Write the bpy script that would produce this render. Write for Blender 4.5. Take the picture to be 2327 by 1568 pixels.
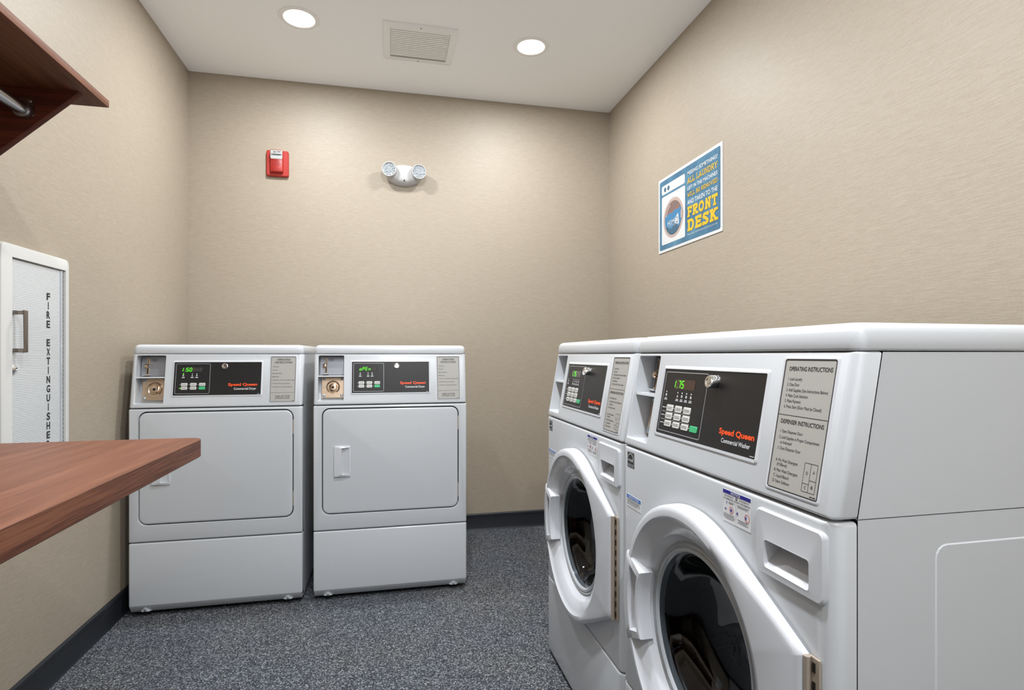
import bpy, bmesh, math, random
from mathutils import Vector
from mathutils.geometry import tessellate_polygon
from math import sin, cos, pi, radians

for o in list(bpy.data.objects):
    bpy.data.objects.remove(o)
SC = bpy.context.scene
COL = SC.collection
random.seed(7)

# ------------------------------------------------------------------ camera
CAM_H = 1.11
FPX, CXP, HOR = 1268.0, 1163.5, 807.0          # focal length / horizon in 2327 px frame
cam = bpy.data.cameras.new('camera')
cam.sensor_fit = 'HORIZONTAL'
cam.sensor_width = 36.0
cam.lens = 36.0 * FPX / 2327.0
cam.shift_y = (HOR - 784.0) / 2327.0
cam.clip_start = 0.02
cam_o = bpy.data.objects.new('camera', cam)
COL.objects.link(cam_o)
YAW = math.atan((CXP - 883.0) / FPX)
cam_o.location = (0, 0, CAM_H)
cam_o.rotation_euler = (pi / 2, 0, -YAW)
SC.camera = cam_o

# ------------------------------------------------------------------ world and exposure
world = bpy.data.worlds.new('world')
SC.world = world
world.use_nodes = True
world.node_tree.nodes['Background'].inputs[0].default_value = (1.0, 1.0, 1.0, 1)
world.node_tree.nodes['Background'].inputs[1].default_value = 0.0
SC.view_settings.view_transform = 'Standard'
SC.view_settings.look = 'None'
SC.view_settings.gamma = 1.0
SC.view_settings.use_curve_mapping = False
SC.view_settings.exposure = 0.0
LAMP_W = 18.5              # downlights beside the vent
AISLE_FILL_W = 31.0             # unseen downlights added over the aisle to raise the light level
LAMP_COL = (0.945, 0.985, 1.03)
LAMP_SPREAD = radians(180)

# room dimensions (metres; camera stands at x = y = 0)
LW, RW, BW, FW, CEIL = -1.114, 1.4423, 3.51, -1.3, 2.733


# ------------------------------------------------------------------ materials
def mat(name, col, rough=0.5, metal=0.0, coat=0.0, spec=0.5, emit=None, estr=0.0, croughness=0.03):
    m = bpy.data.materials.new(name)
    m.use_nodes = True
    b = m.node_tree.nodes['Principled BSDF']
    b.inputs['Base Color'].default_value = (*col, 1)
    b.inputs['Roughness'].default_value = rough
    b.inputs['Metallic'].default_value = metal
    b.inputs['Coat Weight'].default_value = coat
    b.inputs['Coat Roughness'].default_value = croughness
    b.inputs['Specular IOR Level'].default_value = spec
    if emit:
        b.inputs['Emission Color'].default_value = (*emit, 1)
        b.inputs['Emission Strength'].default_value = estr
    return m


def srgb(r, g, b):
    f = lambda c: (c / 255 / 12.92) if c / 255 <= 0.04045 else ((c / 255 + 0.055) / 1.055) ** 2.4
    return (f(r), f(g), f(b))


def nodes(m):
    nt = m.node_tree
    return nt, nt.nodes, nt.links, nt.nodes['Principled BSDF']


def add_noise(nt, scale, detail=2.0, rough=0.5, mscale=(1, 1, 1), rot=(0, 0, 0), coord='Object'):
    tc = nt.nodes.new('ShaderNodeTexCoord')
    mp = nt.nodes.new('ShaderNodeMapping')
    mp.inputs['Scale'].default_value = mscale
    mp.inputs['Rotation'].default_value = rot
    nz = nt.nodes.new('ShaderNodeTexNoise')
    nz.inputs['Scale'].default_value = scale
    nz.inputs['Detail'].default_value = detail
    nz.inputs['Roughness'].default_value = rough
    nt.links.new(tc.outputs[coord], mp.inputs['Vector'])
    nt.links.new(mp.outputs['Vector'], nz.inputs['Vector'])
    return nz


def ramp(nt, src, stops):
    r = nt.nodes.new('ShaderNodeValToRGB')
    el = r.color_ramp.elements
    while len(el) < len(stops):
        el.new(0.5)
    for e, (p, c) in zip(el, stops):
        e.position = p
        e.color = (*c, 1)
    nt.links.new(src, r.inputs['Fac'])
    return r


def add_bump(nt, b, src, strength, dist):
    bp = nt.nodes.new('ShaderNodeBump')
    bp.inputs['Strength'].default_value = strength
    bp.inputs['Distance'].default_value = dist
    nt.links.new(src, bp.inputs['Height'])
    nt.links.new(bp.outputs['Normal'], b.inputs['Normal'])
    return bp


def make_wallpaper():
    m = mat('linen_wallpaper', srgb(203, 186, 163), 0.5, spec=0.35)
    nt, N, L, b = nodes(m)
    n1 = add_noise(nt, 1.0, 3.0, 0.6, (24, 24, 430))
    n2 = add_noise(nt, 1.0, 2.0, 0.5, (160, 160, 160))
    mx = N.new('ShaderNodeMath'); mx.operation = 'MULTIPLY_ADD'
    L.new(n2.outputs['Fac'], mx.inputs[0]); mx.inputs[1].default_value = 0.35
    L.new(n1.outputs['Fac'], mx.inputs[2])
    r = ramp(nt, mx.outputs[0], [(0.38, srgb(154, 141, 124)), (0.68, srgb(162, 150, 133)), (0.98, srgb(170, 159, 143))])
    L.new(r.outputs['Color'], b.inputs['Base Color'])
    add_bump(nt, b, mx.outputs[0], 0.22, 0.002)
    return m


def make_carpet():
    m = mat('speckled_grey_floor', srgb(100, 104, 112), 0.75, spec=0.3)
    nt, N, L, b = nodes(m)
    nz = add_noise(nt, 210.0, 3.0, 0.7)
    n2 = add_noise(nt, 2.2, 2.0, 0.5)
    n3 = add_noise(nt, 60.0, 1.0, 0.5)
    vo = N.new('ShaderNodeTexVoronoi'); vo.inputs['Scale'].default_value = 250.0
    tcv = N.new('ShaderNodeTexCoord'); L.new(tcv.outputs['Object'], vo.inputs['Vector'])
    sv = N.new('ShaderNodeSeparateColor'); L.new(vo.outputs['Color'], sv.inputs[0])
    n1 = N.new('ShaderNodeMath'); n1.operation = 'MULTIPLY_ADD'; n1.inputs[1].default_value = 0.30      # fleck value + fibre noise
    L.new(sv.outputs[0], n1.inputs[0])
    hv_ = N.new('ShaderNodeMath'); hv_.operation = 'MULTIPLY'; hv_.inputs[1].default_value = 0.70
    L.new(nz.outputs['Fac'], hv_.inputs[0]); L.new(hv_.outputs[0], n1.inputs[2])
    r = ramp(nt, n1.outputs[0], [(0.30, srgb(20, 22, 26)), (0.46, srgb(54, 57, 62)), (0.56, srgb(82, 85, 90)), (0.72, srgb(172, 174, 176))])
    r2 = ramp(nt, n3.outputs['Fac'], [(0.35, (0.86, 0.87, 0.90)), (0.65, (1.10, 1.08, 1.03))])
    mx = N.new('ShaderNodeMix'); mx.data_type = 'RGBA'; mx.blend_type = 'MULTIPLY'
    mx.inputs['Factor'].default_value = 1.0
    L.new(r.outputs['Color'], mx.inputs['A']); L.new(r2.outputs['Color'], mx.inputs['B'])
    r3 = ramp(nt, n2.outputs['Fac'], [(0.4, (0.96, 0.98, 1.02)), (0.6, (1.04, 1.02, 0.99))])
    m2 = N.new('ShaderNodeMix'); m2.data_type = 'RGBA'; m2.blend_type = 'MULTIPLY'
    m2.inputs['Factor'].default_value = 1.0
    L.new(mx.outputs['Result'], m2.inputs['A']); L.new(r3.outputs['Color'], m2.inputs['B'])
    L.new(m2.outputs['Result'], b.inputs['Base Color'])
    add_bump(nt, b, n1.outputs[0], 0.5, 0.003)
    return m


def make_wood(name, c_dark, c_mid, c_light, rough=0.38, axis=1, spec=0.5, fine=0.55):
    m = mat(name, c_mid, rough, spec=spec)
    nt, N, L, b = nodes(m)
    s1 = [34, 34, 34]; s1[axis] = 1.6
    s2 = [330, 330, 330]; s2[axis] = 7.0
    n1 = add_noise(nt, 1.0, 4.0, 0.6, tuple(s1))
    n2 = add_noise(nt, 1.0, 3.0, 0.6, tuple(s2))
    mx = N.new('ShaderNodeMath'); mx.operation = 'MULTIPLY_ADD'
    L.new(n2.outputs['Fac'], mx.inputs[0]); mx.inputs[1].default_value = fine
    ofs = N.new('ShaderNodeMath'); ofs.operation = 'SUBTRACT'; ofs.inputs[1].default_value = fine * 0.5
    L.new(n1.outputs['Fac'], mx.inputs[2]); L.new(mx.outputs[0], ofs.inputs[0])
    r = ramp(nt, ofs.outputs[0], [(0.26, c_dark), (0.5, c_mid), (0.74, c_light)])
    L.new(r.outputs['Color'], b.inputs['Base Color'])
    add_bump(nt, b, n2.outputs['Fac'], 0.06, 0.0006)
    return m


def make_enamel():
    m = mat('white_enamel', srgb(201, 204, 207), 0.28, coat=0.35, croughness=0.06)
    nt, N, L, b = nodes(m)
    n = add_noise(nt, 420.0, 1.0, 0.5)
    add_bump(nt, b, n.outputs['Fac'], 0.05, 0.0006)
    return m


def make_brushed(name, col, rough=0.3, axis=0):
    m = mat(name, col, rough, 1.0)
    nt, N, L, b = nodes(m)
    s = [900, 900, 900]; s[axis] = 12
    n = add_noise(nt, 1.0, 2.0, 0.6, tuple(s))
    r = ramp(nt, n.outputs['Fac'], [(0.3, tuple(c * 0.82 for c in col)), (0.7, tuple(min(1, c * 1.1) for c in col))])
    L.new(r.outputs['Color'], b.inputs['Base Color'])
    return m


def make_glass(name, tint, gloss_boost=1.5):
    m = bpy.data.materials.new(name)
    m.use_nodes = True
    nt = m.node_tree
    nt.nodes.clear()
    out = nt.nodes.new('ShaderNodeOutputMaterial')
    tr = nt.nodes.new('ShaderNodeBsdfTransparent'); tr.inputs[0].default_value = (*tint, 1)
    gl = nt.nodes.new('ShaderNodeBsdfGlossy'); gl.inputs['Roughness'].default_value = 0.015
    gl.inputs['Color'].default_value = (1, 1, 1, 1)
    lw = nt.nodes.new('ShaderNodeLayerWeight'); lw.inputs['Blend'].default_value = 0.5     # Schlick reflectance, same from both sides
    pw_ = nt.nodes.new('ShaderNodeMath'); pw_.operation = 'POWER'; pw_.inputs[1].default_value = 5.0
    nt.links.new(lw.outputs['Facing'], pw_.inputs[0])
    f0 = ((gloss_boost - 1) / (gloss_boost + 1)) ** 2
    fr = nt.nodes.new('ShaderNodeMath'); fr.operation = 'MULTIPLY_ADD'; fr.inputs[1].default_value = 1 - f0; fr.inputs[2].default_value = f0
    nt.links.new(pw_.outputs[0], fr.inputs[0])
    mx = nt.nodes.new('ShaderNodeMixShader')
    nt.links.new(fr.outputs[0], mx.inputs[0])
    nt.links.new(tr.outputs[0], mx.inputs[1])
    nt.links.new(gl.outputs[0], mx.inputs[2])
    nt.links.new(mx.outputs[0], out.inputs['Surface'])
    return m


def make_ribbed():
    m = mat('ribbed_acrylic', srgb(196, 198, 198), 0.18, spec=0.6)
    nt, N, L, b = nodes(m)
    tc = N.new('ShaderNodeTexCoord')
    sp = N.new('ShaderNodeSeparateXYZ')
    L.new(tc.outputs['Object'], sp.inputs[0])
    mu = N.new('ShaderNodeMath'); mu.operation = 'MULTIPLY'; mu.inputs[1].default_value = 2 * pi / 0.0052
    L.new(sp.outputs['Z'], mu.inputs[0])
    sn = N.new('ShaderNodeMath'); sn.operation = 'SINE'
    L.new(mu.outputs[0], sn.inputs[0])
    nz = add_noise(nt, 60, 2)
    ad = N.new('ShaderNodeMath'); ad.operation = 'MULTIPLY_ADD'; ad.inputs[1].default_value = 0.5
    L.new(nz.outputs['Fac'], ad.inputs[0]); L.new(sn.outputs[0], ad.inputs[2])
    add_bump(nt, b, ad.outputs[0], 0.4, 0.0009)
    return m


def make_poster_blue():
    m = mat('poster_blue_print', srgb(78, 130, 160), 0.4, spec=0.4)
    nt, N, L, b = nodes(m)
    n = add_noise(nt, 9.0, 5.0, 0.65, (1, 1.6, 1))
    r = ramp(nt, n.outputs['Fac'], [(0.32, srgb(58, 92, 116)), (0.5, srgb(66, 110, 136)), (0.68, srgb(86, 128, 150))])
    L.new(r.outputs['Color'], b.inputs['Base Color'])
    return m


M = {}
M['wall'] = make_wallpaper()
M['floor'] = make_carpet()
M['ceil'] = mat('ceiling_paint', srgb(248, 248, 247), 0.9, spec=0.2)
M['base'] = mat('black_rubber_base', srgb(32, 35, 40), 0.42)
M['enamel'] = make_enamel()
M['plastic'] = mat('white_plastic', srgb(206, 208, 212), 0.22, coat=0.2)
M['gasketgrey'] = mat('grey_plastic_ring', srgb(176, 180, 184), 0.2, coat=0.5)
M['screwgrey'] = mat('zinc_screw', srgb(165, 185, 200), 0.25, 1.0)
M['chrome'] = mat('chrome', (0.86, 0.85, 0.83), 0.08, 1.0)
M['brass'] = make_brushed('brushed_brass_plate', srgb(205, 182, 158), 0.34, 0)
M['coingrey'] = mat('coin_plate_grey', srgb(150, 152, 158), 0.35, 0.6)
M['bronze'] = mat('warm_nickel', srgb(214, 190, 165), 0.15, 1.0)
M['black'] = mat('control_panel_black', srgb(30, 28, 28), 0.34, spec=0.4)
M['void'] = mat('dark_void', (0.004, 0.004, 0.004), 0.7)  # near-black: painted shade in gaps and recesses, also plain black parts
M['silverline'] = mat('silver_print', srgb(176, 176, 178), 0.35, 0.2)
M['dispwin'] = mat('display_window', srgb(70, 52, 44), 0.15)
M['segoff'] = mat('display_segment_off', srgb(88, 80, 70), 0.4)
M['led'] = mat('green_led_segment', (0.02, 0.3, 0.01), 0.4, emit=(0.12, 1.0, 0.02), estr=1.6)
M['button'] = mat('pale_button', srgb(214, 212, 206), 0.4)
M['green'] = mat('green_button', srgb(64, 178, 118), 0.4)
M['orange'] = mat('orange_print', srgb(252, 84, 24), 0.45)
M['whiteprint'] = mat('white_print', srgb(226, 228, 230), 0.45)
M['blackprint'] = mat('black_print', srgb(38, 36, 36), 0.5)
M['greyprint'] = mat('grey_print', srgb(110, 110, 112), 0.5)
M['label'] = mat('grey_label', srgb(168, 165, 159), 0.5)
M['sticker'] = mat('white_sticker', srgb(222, 222, 224), 0.4)
M['navy'] = mat('navy_print', srgb(26, 22, 140), 0.45)
M['skyblue'] = mat('blue_print', srgb(72, 122, 200), 0.45)
M['redprint'] = mat('red_print', srgb(222, 96, 90), 0.45)
M['hinge'] = make_brushed('steel_hinge', srgb(190, 176, 160), 0.5, 2)
M['hinge'].node_tree.nodes['Principled BSDF'].inputs['Metallic'].default_value = 0.55
M['glass'] = make_glass('dark_door_glass', (0.34, 0.37, 0.39), 1.5)
M['drum'] = mat('dark_drum_steel', srgb(44, 47, 50), 0.3, 0.5)
M['rubber'] = mat('black_gasket', srgb(26, 28, 31), 0.3)
M['counter'] = make_wood('wood_laminate_counter', srgb(92, 50, 31), srgb(114, 67, 45), srgb(130, 82, 58), 0.42, 1, 0.4, 0.5)
M['counteredge'] = make_wood('wood_laminate_edge', srgb(72, 37, 23), srgb(103, 60, 41), srgb(128, 81, 58), 0.5, 1, 0.3, 1.1)
M['shelf'] = make_wood('cherry_shelf', srgb(82, 48, 29), srgb(104, 63, 40), srgb(122, 78, 52), 0.6, 1, 0.2, 0.9)
M['shelfend'] = make_wood('cherry_bracket', srgb(64, 26, 15), srgb(82, 37, 22), srgb(98, 48, 30), 0.6, 0, 0.2, 0.9)
M['rod'] = mat('satin_steel_rod', srgb(168, 168, 170), 0.25, 1.0)
M['red'] = mat('red_alarm_plastic', srgb(164, 38, 27), 0.45)
M['reddark'] = mat('red_alarm_grille', srgb(120, 20, 14), 0.6)
M['emerg'] = mat('emergency_light_plastic', srgb(182, 181, 179), 0.5)
M['reflector'] = mat('reflector_silver', srgb(205, 208, 210), 0.15, 0.25)
M['clear'] = make_glass('clear_lens', (0.93, 0.95, 0.96), 1.45)
M['strobe'] = mat('strobe_reflector', srgb(200, 199, 195), 0.25, 0.2)
M['cabinet'] = mat('cabinet_white', srgb(206, 205, 201), 0.35, coat=0.1)
M['ribbed'] = make_ribbed()
M['handle'] = mat('brushed_handle', srgb(142, 134, 126), 0.3, 0.9)
M['trimwhite'] = mat('fixture_white', srgb(238, 237, 234), 0.45)
M['lens'] = mat('lamp_lens', (1, 1, 1), 0.5, emit=(1.0, 0.985, 0.96), estr=6.0)
M['ventback'] = mat('vent_duct_grey', srgb(120, 118, 114), 0.7)
M['posterwhite'] = mat('poster_board_white', srgb(206, 206, 204), 0.4)
M['posterblue'] = make_poster_blue()
M['pyellow'] = mat('poster_yellow', srgb(214, 172, 36), 0.45)
M['pnavy'] = mat('poster_letter_shadow', srgb(46, 78, 100), 0.5)
M['pbeige'] = mat('poster_ring_beige', srgb(176, 156, 148), 0.45)
M['pbrown'] = mat('poster_drum_brown', srgb(118, 98, 91), 0.45)
M['pbrick'] = mat('poster_wave_brick', srgb(150, 92, 78), 0.45)
M['pwater'] = mat('poster_water_blue', srgb(62, 120, 158), 0.45)
M['pdeep'] = mat('poster_deep_blue', srgb(60, 92, 112), 0.45)


# ------------------------------------------------------------------ mesh helpers
class MB:
    def __init__(s):
        s.V = []; s.F = []

    def add(s, V, F):
        n = len(s.V)
        s.V += [tuple(v) for v in V]
        s.F += [tuple(i + n for i in f) for f in F]
        return s

    def box(s, x0, x1, y0, y1, z0, z1):
        V = [(x0, y0, z0), (x1, y0, z0), (x1, y1, z0), (x0, y1, z0), (x0, y0, z1), (x1, y0, z1), (x1, y1, z1), (x0, y1, z1)]
        return s.add(V, [(0, 3, 2, 1), (4, 5, 6, 7), (0, 1, 5, 4), (1, 2, 6, 5), (2, 3, 7, 6), (3, 0, 4, 7)])

    def openbox(s, x0, x1, y0, y1, z0, z1):           # no front (y0) face
        V = [(x0, y0, z0), (x1, y0, z0), (x1, y1, z0), (x0, y1, z0), (x0, y0, z1), (x1, y0, z1), (x1, y1, z1), (x0, y1, z1)]
        return s.add(V, [(0, 3, 2, 1), (4, 5, 6, 7), (1, 2, 6, 5), (2, 3, 7, 6), (3, 0, 4, 7)])

    def loft(s, loops, cap0=False, cap1=False, closed=True):
        n = len(loops[0]); V = [p for l in loops for p in l]; F = []
        for k in range(len(loops) - 1):
            for i in range(n if closed else n - 1):
                j = (i + 1) % n
                F.append((k * n + i, k * n + j, (k + 1) * n + j, (k + 1) * n + i))
        if cap0: F.append(tuple(reversed(range(n))))
        if cap1: F.append(tuple((len(loops) - 1) * n + i for i in range(n)))
        return s.add(V, F)

    def lathe(s, prof, c=(0, 0, 0), axis='y', n=32, cap0=False, cap1=False):
        loops = []
        for (r, h) in prof:
            l = []
            for i in range(n):
                a = 2 * pi * i / n
                p, q = r * cos(a), r * sin(a)
                if axis == 'y': l.append((c[0] + p, c[1] + h, c[2] + q))
                elif axis == 'z': l.append((c[0] + p, c[1] + q, c[2] + h))
                else: l.append((c[0] + h, c[1] + p, c[2] + q))
            loops.append(l)
        return s.loft(loops, cap0, cap1)

    def plate(s, x0, x1, z0, z1, r, yf, yb, bev=0.001, n=4):
        o = rr(x0, x1, z0, z1, r, n)
        i = rr(x0 + bev, x1 - bev, z0 + bev, z1 - bev, max(r - bev, 1e-4), n)
        return s.loft([[(x, yb, z) for x, z in o], [(x, yf + bev, z) for x, z in o], [(x, yf, z) for x, z in i]], True, True)

    def flat(s, pts, y):
        return s.add([(x, y, z) for x, z in pts], [tuple(range(len(pts)))])

    def rect(s, x0, x1, z0, z1, y):
        return s.flat([(x0, z0), (x1, z0), (x1, z1), (x0, z1)], y)

    def frame(s, x0, x1, z0, z1, w, y, r=0.002):
        o = rr(x0, x1, z0, z1, r, 3); i = rr(x0 + w, x1 - w, z0 + w, z1 - w, max(r - w, 2e-4), 3)
        return s.loft([[(x, y, z) for x, z in o], [(x, y, z) for x, z in i]])

    def disc(s, cx, cz, r, y, n=20, rz=None):
        return s.flat([(cx + r * cos(2 * pi * i / n), cz + (rz or r) * sin(2 * pi * i / n)) for i in range(n)], y)

    def ring(s, cx, cz, r0, r1, y, n=28):
        a = [[(cx + r * cos(2 * pi * i / n), y, cz + r * sin(2 * pi * i / n)) for i in range(n)] for r in (r0, r1)]
        return s.loft(a)

    def map(s, f):
        s.V = [f(*v) for v in s.V]
        return s


def rr(x0, x1, z0, z1, r, n=4):
    out = []
    for (cx, cz, a0) in ((x0 + r, z0 + r, pi), (x1 - r, z0 + r, 1.5 * pi), (x1 - r, z1 - r, 0), (x0 + r, z1 - r, 0.5 * pi)):
        for i in range(n + 1):
            a = a0 + 0.5 * pi * i / n
            out.append((cx + r * cos(a), cz + r * sin(a)))
    return out


def rect_like(x0, x1, z0, z1, n, e):
    out = []
    for c in range(4):
        for i in range(n + 1):
            t = i / n
            a, b = (e * (1 - 2 * t), 0) if t < 0.5 else (0, e * (2 * t - 1))
            out.append([(x0 + b, z0 + a), (x1 - a, z0 + b), (x1 - b, z1 - a), (x0 + a, z1 - b)][c])
    return out


def build(name, mb, m, parent=None, loc=None, rot=None, bevel=None, sharp=35, smooth=True):
    me = bpy.data.meshes.new(name)
    me.from_pydata(mb.V, [], mb.F)
    bm = bmesh.new(); bm.from_mesh(me)
    bmesh.ops.remove_doubles(bm, verts=bm.verts, dist=1e-6)
    bmesh.ops.recalc_face_normals(bm, faces=bm.faces)
    if bevel:
        es = [e for e in bm.edges if len(e.link_faces) == 2 and e.calc_face_angle(0) > radians(40)]
        bmesh.ops.bevel(bm, geom=es, offset=bevel, segments=3, profile=0.5, affect='EDGES')
    bm.to_mesh(me); bm.free()
    if smooth:
        me.polygons.foreach_set('use_smooth', [True] * len(me.polygons))
        me.set_sharp_from_angle(angle=radians(sharp))
    me.materials.append(m if not isinstance(m, str) else M[m])
    o = bpy.data.objects.new(name, me)
    COL.objects.link(o)
    if name in STUFF: o['kind'] = 'stuff'
    if parent: o.parent = parent
    if loc: o.location = loc
    if rot: o.rotation_euler = rot
    return o


STUFF = {'indicator_icons', 'lit_indicator', 'key_legends', 'sticker_print', 'pictograms', 'prohibition_rings', 'sounder_grille', 'emblem_print', 'unlit_segments', 'display_digits', 'label_lettering', 'door_lettering', 'flash_tube', 'picture_logo', 'picture_highlight', 'picture_knobs'}


def tag(o, label=None, cat=None, group=None, kind=None):
    if label: o['label'] = label
    if cat: o['category'] = cat
    if group: o['group'] = group
    if kind: o['kind'] = kind
    return o


def empty(name, loc, rz=0, label=None, cat=None, group=None):
    o = bpy.data.objects.new(name, None)
    COL.objects.link(o)
    o.empty_display_size = 0.05
    o.location = loc
    o.rotation_euler = (0, 0, rz)
    return tag(o, label, cat, group)


def dup(src, parent):
    c = src.copy(); COL.objects.link(c); c.parent = parent
    return c


_tc = {}


def text_geo(s, bold=0.0):
    key = (s, bold)
    if key not in _tc:
        cu = bpy.data.curves.new('t', 'FONT')
        cu.body = s; cu.size = 1.0; cu.resolution_u = 3; cu.offset = bold
        ob = bpy.data.objects.new('t', cu)
        me = bpy.data.meshes.new_from_object(ob)
        V = [(v.co.x, v.co.y) for v in me.vertices]; F = [tuple(p.vertices) for p in me.polygons]
        bpy.data.objects.remove(ob); bpy.data.curves.remove(cu); bpy.data.meshes.remove(me)
        _tc[key] = (V, F)
    return _tc[key]


def text(mb, s, x0, x1, zb, zt, y, bold=0.0, shear=0.0):
    """fit the string between x0..x1; cap height spans zb..zt (baseline zb)."""
    V, F = text_geo(s, bold)
    if not V: return
    ax, bx = min(v[0] for v in V), max(v[0] for v in V)
    cap = 0.70 + bold * 2
    sx = (x1 - x0) / (bx - ax); sz = (zt - zb) / cap
    mb.add([(x0 + (u - ax) * sx + shear * (v * sz), y, zb + (v + bold) * sz) for u, v in V], F)


def words(mb, x0, x1, z, h, y, seed):
    """unreadably small print: a broken row of dashes."""
    r = random.Random(seed); x = x0
    while x < x1 - h * 0.6:
        w = min(h * r.uniform(1.5, 4.5), x1 - x)
        mb.rect(x, x + w, z, z + h, y); x += w + h * 0.7


# ------------------------------------------------------------------ room shell
def structure(o):
    o['kind'] = 'structure'
    return o


def b(*a):
    return MB().box(*a)


T = 0.12
structure(build('floor', b(LW - T, RW + T, FW - T, BW + T, -0.1, 0), 'floor'))
# ceiling with real openings is not needed: the lamps are surface trims with shallow lenses
structure(build('ceiling', b(LW - T, RW + T, FW - T, BW + T, CEIL, CEIL + 0.1), 'ceil'))
structure(build('wall_back', b(LW - T, RW + T, BW, BW + T, 0, CEIL), 'wall'))
structure(build('wall_left', b(LW - T, LW, FW, BW, 0, CEIL), 'wall'))
structure(build('wall_right', b(RW, RW + T, FW, BW, 0, CEIL), 'wall'))
# wall behind the camera with the entrance door
structure(build('wall_front', MB().box(LW - T, -0.36, FW - T, FW, 0, CEIL).box(0.62, RW + T, FW - T, FW, 0, CEIL).box(-0.36, 0.62, FW - T, FW, 2.08, CEIL), 'ceil'))
dr_ = structure(build('door_1', MB().plate(-0.36, 0.62, 0.004, 2.08, 0.001, -0.05, 0.0, 0.001).map(lambda x, y, z: (x, FW - 0.03 - y - 0.05, z)), 'trimwhite'))
build('door_handle', MB().box(-0.30, -0.17, FW + 0.025, FW + 0.04, 1.0, 1.02).box(-0.30, -0.28, FW - 0.03, FW + 0.03, 1.0, 1.02), 'rod', dr_, bevel=0.002)


def base_profile(t=0.0075, h=0.1045):
    return [(0, 0), (t + 0.006, 0), (t + 0.003, 0.006), (t, 0.014), (t, h - 0.022), (t + 0.0016, h - 0.0195),
            (t + 0.0016, h - 0.006), (t - 0.002, h - 0.001), (0, h)]


def baseboard(name, p0, p1, nrm):
    loops = []
    for p in (p0, p1):
        loops.append([(p[0] + nrm[0] * d, p[1] + nrm[1] * d, z) for d, z in base_profile()])
    structure(build(name, MB().loft(loops, True, True), 'base', sharp=25))


baseboard('baseboard_back', (LW, BW), (RW, BW), (0, -1))
baseboard('baseboard_left', (LW, FW), (LW, BW - 0.014), (1, 0))
baseboard('baseboard_right', (RW, FW), (RW, BW - 0.014), (-1, 0))


# ------------------------------------------------------------------ ceiling fixtures
def downlight(x, y, label, group, watts):
    r = empty('recessed_downlight', (x, y, CEIL), 0, label, 'ceiling light', group)
    build('trim_ring', MB().lathe([(0.070, 0.0), (0.070, -0.002), (0.074, -0.005), (0.092, -0.004), (0.096, 0.0)], axis='z', n=48), 'trimwhite', r)
    build('lens', MB().lathe([(0.070, -0.0015), (0.066, -0.0025), (0.045, -0.003), (0.001, -0.0035)], axis='z', n=40, cap1=True), 'lens', r)
    l = bpy.data.lights.new('downlight_lamp', 'AREA')
    l.shape = 'DISK'; l.size = 0.13; l.energy = watts; l.color = LAMP_COL; l.spread = LAMP_SPREAD
    lo = bpy.data.objects.new('downlight_lamp', l); COL.objects.link(lo)
    lo.parent = r; lo.location = (0, 0, -0.006)
    return r


for x, lb in ((-0.42, 'round recessed ceiling downlight with glowing lens, on the fire alarm side of the vent'),
              (0.732, 'round recessed ceiling downlight with glowing lens, on the washer side of the vent')):
    downlight(x, 2.845, lb, 'downlights beside the ceiling vent', LAMP_W)
for y, lb in ((1.75, 'added unseen fill downlight over the aisle in front of the dryers'),
              (0.55, 'added unseen fill downlight over the aisle between the folding counter and a washer'),
              (-0.65, 'added unseen fill downlight in the ceiling just inside the entrance door')):
    downlight(0.164, y, lb, 'added fill downlights over the aisle', AISLE_FILL_W)  # lamps out of view, added to fill the room with more light

vr = empty('ceiling_vent', (0.157, 2.943, CEIL), 0, 'square white louvred air vent grille in the ceiling between two downlights', 'vent')
o = [rr(-0.1825, 0.1825, -0.174, 0.174, 0.004, 2), rr(-0.1775, 0.1775, -0.169, 0.169, 0.004, 2), rr(-0.148, 0.148, -0.137, 0.137, 0.002, 2)]
build('frame', MB().loft([[(x, z, 0) for x, z in o[0]], [(x, z, -0.006) for x, z in o[0]], [(x, z, -0.010) for x, z in o[1]],
                          [(x, z, -0.011) for x, z in o[2]], [(x, z, -0.0008) for x, z in o[2]]]), 'trimwhite', vr)
build('backing_plate', b(-0.148, 0.148, -0.137, 0.137, -0.001, -0.0002), 'ventback', vr)
sl = None
for i in range(15):
    y = -0.128 + i * 0.0172
    if sl is None:
        m_ = b(-0.147, 0.147, -0.0068, 0.0068, -0.0100, -0.0088)
        sl = build('louvre_slat', m_, 'trimwhite', vr, (0, y, 0)); 
    else:
        c = dup(sl, vr); c.location = (0, y, 0)
for y in (-0.156, 0.156):
    build('screw', MB().lathe([(0.004, 0), (0.003, -0.0015), (0.0005, -0.002)], (0, y, -0.0105), 'z', 12, cap1=True), 'ventback', vr)


# ------------------------------------------------------------------ laundry machines: shared shapes
MW, MD = 0.693, 0.70                 # width, depth
Z0, ZH, ZL = 0.885, 1.115, 1.156      # hood bottom, hood top, lid top
KS = 0.041 / 0.23                     # hood lean
SEC = math.sqrt(1 + KS * KS)


def hmap(x, y, v):                    # (u, depth, height along the sloped hood) -> machine local
    z = Z0 + v / SEC
    return (x, y + KS * (z - Z0), z)


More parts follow.
